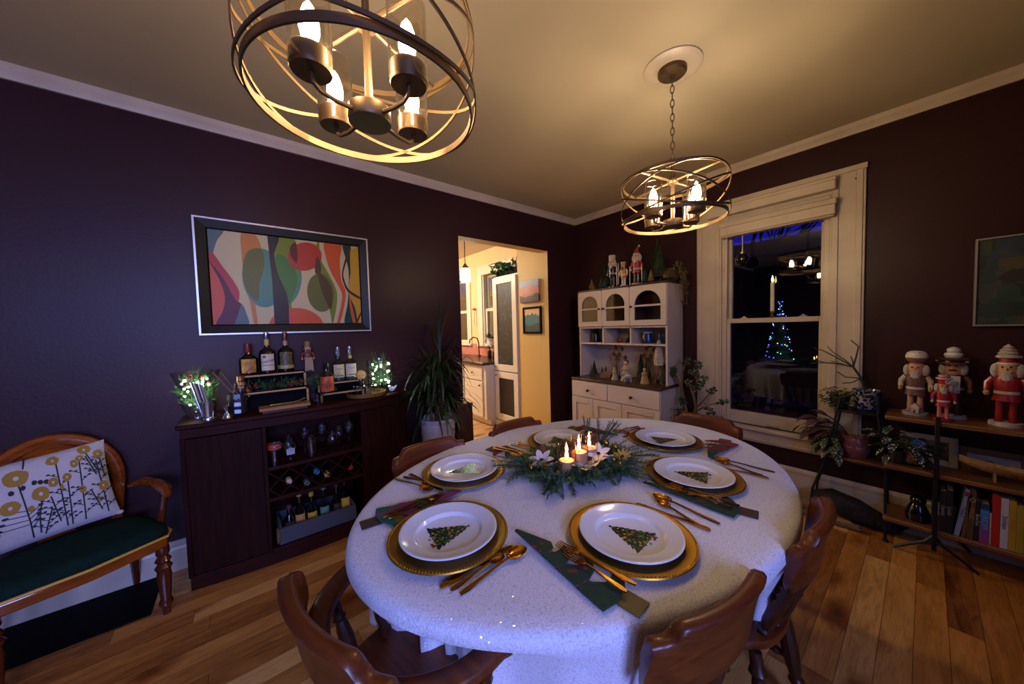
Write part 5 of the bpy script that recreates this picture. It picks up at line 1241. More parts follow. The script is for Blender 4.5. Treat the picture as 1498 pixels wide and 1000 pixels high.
# ------------------------------------------------------------------ dracaena, pot, bin
t = thing('dracaena', 'dark strappy dracaena in a white ribbed pot beside the doorway', 'plant', (-1.98, -.22, 0))
g = G(); pr = [(.0001, 0), (.1, 0), (.104, .01)]
for k in range(18): z = .02 + k * .033; r = .104 + .036 * z / .62; pr += [(r, z), (r - .003, z + .016)]
pr += [(.145, .615), (.145, .635), (.132, .635), (.128, .58), (.0001, .575)]
g.lathe(pr, n=36).build('pot', pm('white_ribbed_pot', '#b4aaaa', .45), t)
rr = random.Random(31)
for (x, y, zt) in ((-.02, .0, .98), (.05, .03, 1.16), (-.07, .02, .82), (.03, -.05, .88)):
    G().tube([(x * .5, y * .5, .57), (x * .8, y, .57 + (zt - .57) * .5), (x, y, zt)], [.014, .012, .011], 8).build('cane', MT['bark'], t)
    g = G()
    for k in range(46):
        a = rr.uniform(0, 6.28); el = rr.uniform(-.1, 1.5)
        d = V((cos(a) * cos(el), min(.35, sin(a)) * cos(el), sin(el) + .1)); L = rr.uniform(.3, .5)
        g.leaf((x, y, zt - rr.uniform(0, .16)), d, (0, 0, 1), L, rr.uniform(.016, .024), droop=rr.uniform(1.2, 2.6), seg=7)
    o = g.build('leaf_crown', MT['dracaena'], t)
    # keep the leaves on the room side of the wall
    for v in o.data.vertices:
        if v.co.y > .19: v.co.y = .19 + (v.co.y - .19) * .05
t = thing('waste_bin', 'tall brown wooden bin standing at the left side of the doorway', 'bin', (-1.705, -.11, 0))
G().lathe([(.115, .0), (.105, .66), (.098, .66), (.098, .6), (.0001, .6)], n=4).build('body', wood('brown_bin_wood', '#34201a', '#4c3026', 'Z', 4, .4), t, rot=(0, 0, pi / 4), bevel=.003, smooth=0)
G().lathe([(.11, .66), (.11, .685), (.1, .69), (.0001, .69)], n=4).build('lid', MT['steel'], t, rot=(0, 0, pi / 4), smooth=0)

# ------------------------------------------------------------------ hutch
HX, HY0, HY1 = -.02, -.305, -1.275   # back plane, left and right ends
hu = thing('hutch', 'white hutch with arched glass doors and a walnut worktop in the corner', 'hutch', (0, 0, 0))
W = MT['white']; ym = lambda u: HY0 + (HY1 - HY0) * u
dU, dL = -.315, -.44
G().box(dL, HX, HY1, HY0, .05, .765).build('base_body', W, hu, bevel=.003); G().box(dL + .02, HX, HY1 + .01, HY0 - .01, 0, .05).build('plinth', W, hu)
G().box(dL - .012, HX, HY1 - .008, HY0 + .008, .765, .79).build('worktop', MT['walnut'], hu, bevel=.003)
for u0, u1 in ((.0, .46), (.46, 1)):
    d = G().box(dL - .016, dL, ym(u1) + .004, ym(u0) - .004, .60, .758).build('drawer', W, hu, bevel=.002); knob(d, (dL - .016, (ym(u0) + ym(u1)) / 2, .675), MT['iron'], .014, 'x')
for k, (u0, u1) in enumerate(((0, .285), (.285, .62), (.62, 1))):
    g = G(); a, b = ym(u1) + .003, ym(u0) - .003; x = dL - .016
    g.frame(x, x + .014, a, b, .06, .592, .055, .06, .06).box(x + .009, x + .013, a + .05, b - .05, .115, .535)
    g.build('door', W, hu, bevel=.002)
UZ0, UZ1 = .79, 1.69
for y in (HY0, HY1 + .018): G().box(dU, HX, y - .018, y, UZ0, UZ1).build('side_panel', W, hu, bevel=.002)
G().box(HX - .008, HX, HY1, HY0, UZ0, UZ1).build('back_panel', W, hu)
G().box(dU - .006, HX, HY1 - .004, HY0 + .004, UZ1, UZ1 + .018).build('top_board', MT['walnut'], hu, bevel=.002)
for z in (1.155, 1.32): G().box(dU, HX, HY1 + .018, HY0 - .018, z - .016, z).build('shelf', W, hu, bevel=.001)
G().box(dU + .05, HX, HY1 + .018, HY0 - .018, 1.50, 1.512).build('shelf', W, hu)
cu = (0, .315, .635, 1)
for u in cu[1:3]: G().box(dU, HX, ym(u) - .008, ym(u) + .008, 1.155, UZ1).build('divider', W, hu, bevel=.001)
for k in range(3):
    a, b = ym(cu[k + 1]) + .003, ym(cu[k]) - .003; z0, z1 = 1.325, 1.688; x = dU - .017; yc = (a + b) / 2; hw = (b - a) / 2 - .048; zb_, zs = z0 + .05, z1 - .05 - hw
    g = G(); n = 18
    arch = [(yc + hw * cos(pi * i / n), zs + hw * sin(pi * i / n)) for i in range(n + 1)]
    inner = [(yc + hw, zb_)] + arch + [(yc - hw, zb_)]
    outer = [(b, z0)] + [(b if i == 0 else a if i == n else yc + (b - a) / 2 * max(-1, min(1, 1.35 * cos(pi * i / n))), z1 if 0 < i < n and abs(cos(pi * i / n)) < .74 else (z1 if 0 < i < n else zs)) for i in range(n + 1)] + [(a, z0)]
    outer = [(b, z0)] + [((b if cos(pi * i / n) > .72 else a if cos(pi * i / n) < -.72 else yc + (b - a) / 2 * cos(pi * i / n) / .72), (z1 if abs(cos(pi * i / n)) <= .72 else zs + (z1 - zs) * sin(pi * i / n) / sin(acos(.72)))) for i in range(n + 1)] + [(a, z0)]
    m_ = len(inner); fr = [[g.vert((xx, y, z)) for y, z in L] for xx in (x, x + .016) for L in (outer, inner)]
    for i in range(m_):
        j = (i + 1) % m_
        g.face((fr[0][i], fr[0][j], fr[1][j], fr[1][i])); g.face((fr[2][i], fr[2][j], fr[3][j], fr[3][i])); g.face((fr[1][i], fr[1][j], fr[3][j], fr[3][i])); g.face((fr[0][i], fr[0][j], fr[2][j], fr[2][i]))
    g.box(x + .002, x + .014, yc - hw, yc + hw, 1.497, 1.513)
    d = g.build('door', W, hu, smooth=0)
    G().prism([(q, z) for q, z in inner], 0, .003).build('pane', glass('hutch_glass', '#c8c4c0', .05, 1.2), d, loc=(x + .012, 0, 0), rot=(pi / 2, 0, pi / 2), smooth=0)
    knob(d, (x, a + .022 if k == 0 else b - .022, 1.50), MT['iron'], .011, 'x')
def stack(label, loc, col, n_, r, cat='dishes', name='dish_stack'):
    t = thing(name, label, cat, loc)
    for k in range(n_): G().lathe([(r * .5, 0), (r, .018), (r, .022), (r * .5, .006), (.0001, .006)], n=24).build('dish', pal(col, .3), t, loc=(0, 0, k * .009))
stack('stack of pale plates behind the left arched door', (-.16, -.46, 1.321), '#a09a94', 6, .1); stack('stack of grey bowls behind the middle arched door', (-.16, -.76, 1.513), '#4a4a48', 4, .1)
stack('stack of orange dishes on the upper shelf behind the right arched door', (-.16, -1.08, 1.513), '#9a4a1c', 8, .11); stack('stack of dark dishes behind the right arched door', (-.16, -1.06, 1.321), '#3a2c2c', 5, .11)
tag(G().lathe([(.02, 0), (.04, .03), (.035, .05), (.03, .05), (.0001, .01)], n=18).build('small_cup', pal('#3a3c3a', .4), None, loc=(-.2, -.86, 1.321)), 'small dark cup behind the middle arched door', 'cup')
# cubbies
Z1 = 1.156
def jar(label, y, prof, col, cat='vase', x=-.2, name='vase', rough=.2, sc=1):
    return tag(G().lathe([(r * sc, z * sc) for r, z in prof], n=22).build(name, pal(col, rough), None, loc=(x, y, Z1)), label, cat)
jar('black rounded bottle at the left of the left cubby', -.43, [(.0001, 0), (.04, 0), (.042, .07), (.03, .11), (.018, .13), (.02, .14), (.0001, .142)], '#0c0c10')
jar('slim cream vase at the right of the left cubby', -.555, [(.0001, 0), (.022, 0), (.024, .08), (.016, .12), (.018, .135), (.0001, .135)], '#8a8064'); jar('dark green bottle beside the cream vase in the left cubby', -.59, [(.0001, 0), (.02, 0), (.02, .1), (.01, .12), (.01, .14), (.0001, .14)], '#10241a', 'bottle', -.16)
jar('small reddish squat pot in the middle cubby', -.73, [(.0001, 0), (.025, 0), (.036, .02), (.03, .04), (.012, .046), (.0001, .046)], '#6a2e28', 'pot')
jar('dark narrow necked vase in the middle cubby', -.84, [(.0001, 0), (.038, 0), (.042, .015), (.03, .035), (.012, .055), (.012, .08), (.022, .1), (.018, .1), (.0001, .06)], '#150a10', rough=.08)
t = thing('pitcher', 'blue pitcher with a pale rim in the right cubby', 'pitcher', (-.2, -1.03, Z1), radians(90))
G().lathe([(.0001, 0), (.045, 0), (.048, .04), (.04, .08), (.042, .1), (.038, .1), (.036, .08), (.0001, .02)], n=22).build('body', pal('#16305c', .2), t); G().lathe([(.0425, .094), (.046, .108), (.042, .108)], n=22, cap=False).build('rim', pal('#9a9690', .3), t)
G().tube([(.0, -.04, .085), (0, -.07, .08), (0, -.075, .05), (0, -.045, .03)], .006, 8).build('handle', pal('#9a9690', .3), t, rot=(0, 0, pi))
jar('dark blue pot with a yellow green motif at the right of the right cubby', -1.175, [(.0001, 0), (.045, 0), (.055, .05), (.05, .085), (.045, .085), (.0001, .03)], '#0c1a34', 'pot', -.19); jar('navy mug behind the dark blue pot in the right cubby', -1.225, [(.0001, 0), (.035, 0), (.036, .08), (.032, .08), (.0001, .01)], '#101828', 'mug', -.11, 'mug')
# bottle-brush trees
def brush(label, loc, h, r, m, group, trunk=True):
    t = thing('bottle_brush_tree', label, 'tree ornament', loc, 0, group)
    zb = h * .14 if trunk else .004
    prof = [(.0001, zb)]; K = 9
    for k in range(K): rr_ = r * (1 - k / K) ** .9; prof += [(rr_, zb + (h - zb) * k / K), (rr_ * .8, zb + (h - zb) * (k + .75) / K)]
    prof += [(.0001, h)]
    G().lathe(prof, n=18).build('brush', m, t, smooth=0)
    if trunk: G().lathe([(r * .35, 0), (r * .35, .01), (.006, .012), (.006, zb)], n=10).build('stand', MT['bark'], t)
    return t
bg = pm('brush_dusty_green', '#1c2216', .95, spec=.1, var=(60, '#343a28'), bump=(150, .8)); bt = pm('brush_teal', '#0c2624', .9, bump=(150, .8)); bn = pm('brush_tan', '#6a4c22', .9, bump=(150, .8)); bk = pm('brush_dark_green', '#0c1a10', .9, bump=(150, .8)); bw = pm('brush_white', '#9a8e84', .9, bump=(150, .8))
ZT = UZ1 + .019
for y, h, r, m, x, l in ((-.515, .30, .055, bg, -.13, 'dusty green bottle brush tree at the far left on top of the hutch'), (-.575, .36, .05, bg, -.15, 'tall dusty green bottle brush tree behind the black nutcracker on the hutch'), (-.555, .12, .035, bt, -.25, 'small teal bottle brush tree left of the black nutcracker, front'), (-.60, .11, .03, bt, -.25, 'small teal bottle brush tree touching the black nutcracker'), (-.43, .12, .028, bn, -.25, 'tan bottle brush tree at the left corner of the hutch top'), (-.465, .06, .018, bn, -.27, 'tiny tan bottle brush tree at the left corner of the hutch top'), (-1.05, .33, .06, bg, -.12, 'dusty green bottle brush tree right of the santa nutcracker'), (-1.10, .42, .06, bg, -.15, 'tallest dusty green bottle brush tree on the hutch'), (-1.155, .34, .065, bg, -.2, 'wide dusty green bottle brush tree beside the brown pot'), (-1.03, .14, .035, bt, -.24, 'small teal bottle brush tree beside the santa nutcracker'), (-1.105, .12, .03, bn, -.27, 'tan bottle brush tree in front of the tallest tree on the hutch')):
    brush(l, (x, y, ZT), h, r, m, 'bottle brush trees on the hutch')
t = thing('ornament_house', 'tiny orange house ornament at the left corner of the hutch top', 'ornament', (-.2, -.40, ZT))
G().box(-.025, .025, -.025, .025, 0, .045).build('walls', pal('#8a3a14'), t); G().prism([(-.032, 0), (.032, 0), (0, .035)], -.03, .03).build('roof', pal('#6a2410'), t, loc=(0, 0, .045), rot=(pi / 2, 0, pi / 2))
nutcracker('black and green nutcracker with a tall white fur hat on the hutch', (-.22, -.665, ZT), .35, -pi / 2, blk, blk, blk, hat_tall(FUR, FUR, .16, r=.12), blk, prop=props(staff(.24, .05, .62, MT['trim'])), skirt=FUR, group='nutcrackers on the hutch')
nutcracker('yellow and white nutcracker with a straw hat, middle of the hutch top', (-.22, -.795, ZT), .28, -pi / 2, pal('#a8701c'), pal('#b8b0a8'), pal('#a89a8c'), hat_tall(pal('#a8782c'), pal('#8a5a1c'), .08, r=.12), pal('#b8b0a8'), hair=blk, prop=props(staff(-.24, .1, .85, MT['trim'])), group='nutcrackers on the hutch')
nutcracker('santa nutcracker in red with two staffs on the hutch', (-.22, -.935, ZT), .37, -pi / 2, pal('#8a1a1c'), blk, pal('#8a6a3a'), hat_santa, pal('#8a1a1c'), skirt=FUR, prop=props(staff(-.22, .0, .5, MT['trim']), staff(.22, .0, .5, MT['trim'])), group='nutcrackers on the hutch')
t = thing('trailing_plant', 'round brown pot with thin trailing vines on the right end of the hutch top', 'plant', (-.17, -1.245, ZT))
G().lathe([(.0001, 0), (.05, 0), (.085, .03), (.092, .06), (.075, .095), (.05, .1), (.055, .115), (.045, .115), (.0001, .09)], n=26).build('pot', pm('olive_glazed_pot', '#3a2c16', .2), t)
g = G(); rr = random.Random(17)
for k in range(15):
    a = rr.uniform(-2.6, .2); L = rr.uniform(.15, .36); px = V((.03 * cos(a), .04 * sin(a), .11)); pts = [px]
    for i in range(1, 8):
        u = i / 7; pts.append(V((.03 * cos(a) - .10 * sin(u * 2) * abs(cos(a)), -.02 - .13 * min(1, u * 1.6) * (.7 + .3 * rr.random()), .11 + .05 * sin(u * 3) - L * u * u + rr.uniform(-.01, .01))))
    g.tube(pts, .0022, 5)
    for q in pts[1:]:
        for s in range(2): g.leaf(q, (rr.uniform(-1, 1), rr.uniform(-1, .3), rr.uniform(-.6, .6)), (0, 0, 1), .035, .014, 1)
g.build('vines', [MT['bark'], pm('olive_leaf', '#4a4a22', .6)], t)
# niche scene on the worktop
ZW = .791
for y, h, r, m, x, l in ((-.44, .17, .035, bk, -.24, 'dark green cone tree at the left of the hutch niche'), (-.525, .10, .02, bk, -.22, 'small dark cone tree second from the left in the niche'), (-.56, .115, .02, bg, -.2, 'small dusty cone tree beside the wooden stable'), (-.90, .25, .045, bk, -.1, 'tall dark cone tree in the middle of the niche'), (-.985, .19, .045, bg, -.14, 'grey green cone tree right of the niche middle'), (-1.215, .20, .04, bk, -.25, 'dark cone tree at the right end of the niche')):
    brush(l, (x, y, ZW), h, r, m, 'cone trees in the hutch niche')
t = thing('white_cone_tree', 'tall white cone tree on a tripod trunk at the right of the niche', 'tree ornament', (-.25, -1.165, ZW))
G().lathe([(.0001, .17), (.042, .17), (.045, .22), (.03, .33), (.012, .39), (.0001, .40)], n=18).build('brush', bw, t); 
for a in (0, 2.1, 4.2): G().tube([(0, 0, .18), (.04 * cos(a), .04 * sin(a), 0)], [.012, .014], 7).build('leg', MT['bark'], t)
def starpole(label, y):
    t = thing('star_stand', label, 'ornament', (-.16, y, ZW), 0, 'star stands in the hutch niche')
    for dy, z in ((-.07, .21), (-.035, .30), (0, .24), (.0, .345), (.04, .31), (.065, .24), (.03, .20)):
        o = G().tube([(0, dy * .7, 0), (0, dy, z)], .003, 6).build('pole', MT['brass'], t)
        pts = [((.032 if i % 2 == 0 else .014) * sin(pi * i / 5), (.032 if i % 2 == 0 else .014) * cos(pi * i / 5)) for i in range(10)]
        G().prism(pts, -.004, .004).build('star', pal('#2a1410', .5), o, loc=(0, dy, z), rot=(pi / 2, 0, pi / 2))
    G().box(-.02, .02, -.06, .06, 0, .01).build('stand', MT['bark'], t)
starpole('cluster of brown stars on thin poles at the left of the niche', -.695); starpole('cluster of brown stars on thin poles at the right of the niche', -1.035)
def figure(label, x, y, h, robe, hair, rz=-pi / 2, lean=0):
    t = thing('nativity_figure', label, 'figurine', (x, y, ZW), rz, 'nativity figures in the niche')
    G().lathe([(.0001, 0), (.28 * h, 0), (.24 * h, .1 * h), (.15 * h, .5 * h), (.12 * h, .7 * h), (.06 * h, .76 * h)], n=16).build('robe', pal(robe, .7), t)
    G().ball((0, -.02 * h, .85 * h), .1 * h, 12).build('head', SKIN, t); G().ball((0, .03 * h, .9 * h), (.11 * h, .1 * h, .1 * h), 12).build('hair', pal(hair, .8), t)
    for s in (-1, 1): G().tube([(s * .12 * h, 0, .68 * h), (s * .15 * h, -.1 * h, .55 * h), (s * .04 * h, -.18 * h, .52 * h)], .035 * h, 8).build('arm', pal(robe, .7), t)
figure('kneeling cream figurine with brown hair left of the niche middle', -.3, -.735, .13, '#8a7c6a', '#3a1c14'); figure('standing cream and brown figurine in the middle of the niche', -.28, -.85, .2, '#9a8468', '#4a2818'); figure('kneeling tan figurine at the right of the niche', -.31, -1.06, .15, '#8a6c3a', '#3a2414'); figure('small brown figurine beside the stable in the niche', -.22, -.67, .1, '#4a2a1a', '#3a1c10')
def lamb(label, y, s, rz):
    t = thing('lamb_figurine', label, 'figurine', (-.34, y, ZW), rz, 'lambs in the niche')
    G().ball((0, 0, .04 * s), (.032 * s, .018 * s, .02 * s), 12).build('body', bw, t); G().ball((.036 * s, 0, .058 * s), (.014 * s, .01 * s, .012 * s), 10).build('head', bw, t)
    for a in (-1, 1):
        for b in (-1, 1): G().tube([(a * .02 * s, b * .01 * s, .03 * s), (a * .022 * s, b * .01 * s, 0)], .004 * s, 6).build('leg', bw, t)
lamb('white lamb figurine in front of the standing figure', -.905, 1.3, 1.9); lamb('small white lamb figurine next to the larger lamb', -.865, .8, 1.4)
t = thing('wooden_stable', 'low wooden stable and logs at the left of the niche', 'ornament', (-.22, -.60, ZW))
G().box(-.05, .05, -.06, .06, 0, .03).build('base', MT['bark'], t); G().prism([(-.05, 0), (.05, 0), (0, .035)], -.06, .06).build('roof', pal('#5a3a20', .8), t, loc=(0, 0, .03), rot=(pi / 2, 0, 0))
# ------------------------------------------------------------------ shelf unit on the right wall
SY0, SY1, SX0, SX1 = -2.535, -3.75, -.285, -.035
su = thing('shelf_unit', 'low three tier shelf of brown wood on black iron posts under the dark painting', 'shelf', (0, 0, 0))
TOPS = (.772, .485, .172)
for z in TOPS: G().box(SX0, SX1, SY1, SY0, z - .026, z).build('shelf_board', MT['shelf'], su, bevel=.006)
for y in (-2.725, -3.55):
    for x in (SX0 + .0, SX1 + .0):
        G().box(x - .012, x + .003, y - .009, y + .009, .06, .80).build('post', MT['iron'], su, bevel=.003)
    for s in (-1, 1):
        G().tube([(SX0 - .005, y, .15), (SX0 - .005, y + s * .03, .10), (SX0 - .002, y + s * .09, .055), (SX0 + .002, y + s * .145, .008)], [.007, .009, .009, .008], 8, flat=.7).build('foot', MT['iron'], su)
        G().tube([(SX1 - .005, y, .15), (SX1 - .005, y + s * .03, .10), (SX1, y + s * .09, .055), (SX1, y + s * .13, .008)], .01, 8, flat=.7).build('foot', MT['iron'], su)
# nutcrackers on top
zt = TOPS[0] + .0005; red = pal('#8a1a1c', .3); pk = pal('#a8948a')
dress = pm('chocolate_dress', '#1c100c', .5, var=(60, '#7a4a44'))
nutcracker('gingerbread baker nutcracker with an iced bun hat and white hair on the shelf', (-.15, -2.645, zt), .375, -pi / 2 - .15, dress, pal('#a07858'), pal('#8a8280'), hat_cupcake, pk, pal('#a07038'), prop=props(gingerhouse(.02, -.13, .05, .055), gingerhouse(.2, -.06, .42, .03)), skirt=pal('#b8aca6'), wide=1.05, group='nutcrackers on the shelf')
def apron(t, w):
    o = G().strip([[(-.09, -.125 * w, z), (.09, -.125 * w, z), (.09, -.135 * w, z), (-.09, -.135 * w, z)] for z in (.36, .42, .6)]).build('apron', pal('#9a96a0', .7), t)
    G().box(-.06, .06, -.145 * w, -.135 * w, .46, .53).build('apron_pocket', pal('#7a7884', .7), o)
nutcracker('chocolate nutcracker with a whipped cream cookie hat and grey apron on the shelf', (-.11, -2.775, zt), .395, -pi / 2 - .1, pal('#2a120c', .3), pal('#3a1a12', .3), pal('#a09aa4'), hat_swirl, pal('#4a2010'), pal('#7a4a20'), prop=apron, wide=1.0, beard=False, group='nutcrackers on the shelf')
nutcracker('small red nutcracker with a peppermint hat in front of the chocolate one', (-.235, -2.742, zt), .26, -pi / 2 + .1, red, pal('#b05a50'), red, hat_peppermint, red, pal('#a8907c'), skirt=pal('#b8aca6'), group='nutcrackers on the shelf')
def starwand(t, w):
    o = G().tube([(.215, -.07, .22), (.225, -.08, .56)], .012, 6).build('wand', pal('#b0a49c'), t)
    for m_, s, d in ((pal('#b0a49c'), .095, 0), (red, .068, .012)):
        G().prism([((s if i % 2 == 0 else s * .48) * sin(pi * i / 5), (s if i % 2 == 0 else s * .48) * cos(pi * i / 5)) for i in range(10)], 0, .02).build('star', m_, o, loc=(.225, -.08 - d, .56), rot=(pi / 2, 0, 0))
nutcracker('red nutcracker with a silver tree hat and star wand, right end of shelf', (-.16, -2.94, zt), .41, -pi / 2 - .2, red, red, pal('#b0a09a'), hat_tree, red, pal('#a8853c'), skirt=pal('#b8aca6'), prop=starwand, group='nutcrackers on the shelf')
# photo frames, boat, coconut on the middle shelf
zm = TOPS[1] + .0005
def photo(name):
    m, nt, out = nodes(name); b = N(nt, 'ShaderNodeBsdfPrincipled', i_Roughness=.25); tc = N(nt, 'ShaderNodeTexCoord')
    n = N(nt, 'ShaderNodeTexNoise', i_Scale=16, i_Detail=2); nt.links.new(tc.outputs['Object'], n.inputs['Vector'])
    r = ramp(nt, n.outputs['Fac'], [(.3, '#141210'), (.45, '#2c2620'), (.52, '#5a4438'), (.6, '#2a2a30'), (.75, '#6a6460')]); nt.links.new(r.outputs[0], b.inputs['Base Color']); nt.links.new(b.outputs[0], out.inputs[0]); return m
def pframe(label, loc, w_, h_, fm, inner, rz, group='photo frames on the shelf'):
    t = thing('photo_frame', label, 'picture', loc, group=group, rot=(0, .18, rz))   # faces -X
    s = .032
    g = G(); g.frame(0, .012, -w_ / 2, w_ / 2, 0, h_, s); g.build('frame', fm, t, bevel=.002)
    p = G().box(.006, .01, -w_ / 2 + s, w_ / 2 - s, s, h_ - s).build('photograph', inner, t)
    G().prism([(-.03, 0), (.03, 0), (.01, h_ * .8), (-.01, h_ * .8)], 0, .004).build('prop', MT['black'], t, loc=(.014, 0, .0), rot=(pi / 2, 0, pi / 2)); return t, p
t, p = pframe('photo in a pale wooden frame with a blue figure, leaning on the middle shelf', (-.10, -2.695, zm), .215, .165, pm('bleached_frame', '#8a7c66', .5), photo('snapshot'), 0)
g = G(); g.ball((.005, .035, .10), (.002, .03, .026), 12).ball((.005, .012, .075), (.002, .012, .026), 10); g.build('blue_figure', pal('#1c58b0', .4), p)
t, p = pframe('photo of two heads against a pale sky in a brown wooden frame behind the boat', (-.075, -2.915, zm), .23, .125, pm('brown_frame', '#4a2c14', .45), pm('dusk_photo', '#7a7498', .25, var=(6, '#a09aa8')), 0)
g = G(); g.ball((.005, .01, .045), (.002, .022, .022), 12).ball((.005, -.04, .04), (.002, .022, .018), 12); g.build('heads', pal('#2c2228'), p)
t = thing('boat_model', 'pale wooden canoe model on a small cradle on the middle shelf', 'model boat', (-.20, -3.0, zm))
secs = []
for i in range(15):
    u = -1 + 2 * i / 14; w_ = .042 * (1 - abs(u) ** 2.2) + .001; zk = .03 + .045 * abs(u) ** 2.5; zr = .075 + .035 * abs(u) ** 2
    secs.append([(-w_, .2 * u, zr), (-w_ * .7, .2 * u, (zk + zr) / 2), (0, .2 * u, zk), (w_ * .7, .2 * u, (zk + zr) / 2), (w_, .2 * u, zr), (w_ * .6, .2 * u, (zk + zr) / 2 + .006), (0, .2 * u, min(zr, zk + .008)), (-w_ * .6, .2 * u, (zk + zr) / 2 + .006)])
G().strip(secs).build('hull', MT['oak'], t, smooth=60)
for y in (-.09, .09): G().box(-.03, .03, y - .004, y + .004, 0, .045).build('cradle', MT['oak'], t)
t = thing('coconut_pot', 'round brown coconut shell ornament at the left end of the middle shelf', 'ornament', (-.2, -2.645, zm))
G().ball((0, 0, .047), (.05, .055, .047), 18, k=10).build('shell', pm('coconut_husk', '#4a2a18', .85, var=(40, '#6a4228'), bump=(90, .7)), t); G().tube([(0, .05, .06), (.0, .0, .098), (0, -.04, .085)], .003, 6).build('cord', MT['bark'], t)
# spotted plant spilling over the left end of the middle shelf
def spotted(label, loc, seedn, n_, mat, Lr, spread, pot=None, name='spotted_begonia', stalk=MT['jade'], el0=-.2, el1=1.1, wr=.45, droop=1.2):
    t = thing(name, label, 'plant', loc)
    if pot: pot(t)
    rr = random.Random(seedn); gs = G(); gl_ = G()
    for k in range(n_):
        a = rr.uniform(*spread); el = rr.uniform(el0, el1); L = rr.uniform(*Lr); base = V((0, 0, .02)); d = V((cos(a) * cos(el), sin(a) * cos(el), sin(el)))
        tip = base + d * rr.uniform(.05, .14); mid = base.lerp(tip, .5) + V((0, 0, .02))
        gs.tube([base, mid, tip], .002, 5)
        gl_.leaf(tip, d, (0, 0, 1), L, L * wr, droop=droop, seg=5)
    gs.build('stems', stalk, t); gl_.build('leaves', mat, t); return t
sp_d = spots('white_spotted_leaf', '#0a160c', '#c4ccc4', 88, .30, .6); sp_g = spots('green_spotted_leaf', '#16280f', '#9aa87c', 100, .26, .6)
def smallpot(col, r=.05, h=.08): return lambda t: G().lathe([(.0001, -h), (r * .75, -h), (r, 0), (r * .92, 0), (.0001, -.01)], n=20).build('pot', pal(col, .4), t)
spotted('dark begonia with white dotted leaves spilling between plant stand and shelf', (-.21, -2.585, zm + .08), 41, 30, sp_d, (.06, .095), (1.2, 5.6), smallpot('#1a1614', .045, .079), el0=-.5, el1=.7, droop=1.6)
# books on the bottom shelf
zb = TOPS[2] + .0005
books = [  # (thickness, height, colour, label, title, title colour, lean)
    (0.0200, .225, '#0c0c0e', 'black book with a pale title at the left end of the row', 'Genius', '#8a8a84', .0),
    (0.0220, .235, '#08080a', 'thick black book second from the left', 'Local', '#8a8a84', 0),
    (0.0170, .262, '#8088a8', 'pale blue leaning book with a red top band', 'Thailand', '#2a3470', .13),
    (0.0120, .24, '#5c4420', 'thin tan brown book beside the leaning pale blue one', None, None, .08),
    (0.0200, .262, '#4e3c1c', 'brown book with a round emblem and red white lettering', 'MAGIC', '#a86a60', .03),
    (0.0150, .215, '#120e0e', 'black book with white lettering left of the blue purple one', 'BraveTart', '#a8a4a0', .02),
    (0.0290, .205, '#2a5a9a', 'thick blue to purple book in the middle of the row', 'NOPI', '#6a8ac0', .0),
    (0.0050, .165, '#a88c70', 'thin short cream booklet left of the red book', None, None, .0),
    (0.0235, .262, '#9a1512', 'plain bright red book', None, None, 0),
    (0.0220, .255, '#a8a4b4', 'white book with large dark blue lettering', 'Smitten', '#1a2040', 0),
    (0.0200, .25, '#9a7c1c', 'yellow book with orange lettering right of the white one', 'SIMPLE', '#a85a18', 0),
    (0.0200, .235, '#8a761c', 'dull yellow book with faint lettering', None, None, 0),
    (0.0360, .225, '#97901e', 'thick yellow green book with tall dark capitals at the right edge', 'EVERYTHING', '#3a3e14', 0)]
y = -2.742
for th, h, col, l, ti, tcol, lean in books:
    y -= th / 2 + lean * .02
    t = thing('book', l, 'book', (-.265, y, zb), 0, 'books on the bottom shelf', rot=(lean, 0, 0)); D = .17
    if 'blue to purple' in l:
        m, nt, out = nodes('blue_purple_cover'); b = N(nt, 'ShaderNodeBsdfPrincipled', i_Roughness=.4); tc = N(nt, 'ShaderNodeTexCoord'); s_ = N(nt, 'ShaderNodeSeparateXYZ'); nt.links.new(tc.outputs['Object'], s_.inputs[0])
        mr = N(nt, 'ShaderNodeMapRange'); mr.inputs['From Max'].default_value = h; nt.links.new(s_.outputs['Z'], mr.inputs[0])
        r = ramp(nt, mr.outputs[0], [(.05, '#7a2a7a'), (.35, '#5a3a8a'), (.6, '#2a5a9a'), (.82, '#3a78b0'), (.86, '#142a5a')]); nt.links.new(r.outputs[0], b.inputs['Base Color']); nt.links.new(b.outputs[0], out.inputs[0]); cm = m
    else: cm = pal(col, .45)
    g = G(); e = th / 2
    g.box(0, D, -e, -e + .002, 0, h).box(0, D, e - .002, e, 0, h).box(-.002, 0, -e, e, 0, h); g.build('cover', cm, t)
    G().box(0, D - .004, -e + .002, e - .002, .003, h - .003).build('pages', pal('#a89c84', .8), t)
    if ti: text(ti, min(th * 1.0, h / len(ti) * 1.1), pal(tcol, .6), t, (-.0026, 0, h * .52), (pi / 2, pi / 2, -pi / 2), 'title_lettering')
    if 'emblem' in l: G().tube([(0, .009 * cos(a), .009 * sin(a)) for a in [2 * pi * k / 14 for k in range(14)]], .0012, 5, closed=True).build('emblem', pal('#a89a70'), t, loc=(-.0026, 0, h * .8))
    if 'red top band' in l: G().box(-.0026, -.002, -e, e, h * .86, h * .95).build('spine_band', pal('#6a2430'), t)
    y -= th / 2 + .001 + lean * .03
t = thing('cat_figurine', 'black rounded cat figurine on the left of the bottom shelf', 'figurine', (-.2, -2.665, zb))
G().lathe([(.0001, 0), (.045, 0), (.05, .04), (.035, .08), (.028, .095)], n=18).ball((0, 0, .115), (.034, .032, .03), 14).build('body', MT['blackgloss'], t)
for s in (-1, 1): G().lathe([(.012, 0), (.0001, .026)], n=8).build('ear', MT['blackgloss'], t, loc=(0, s * .02, .135))
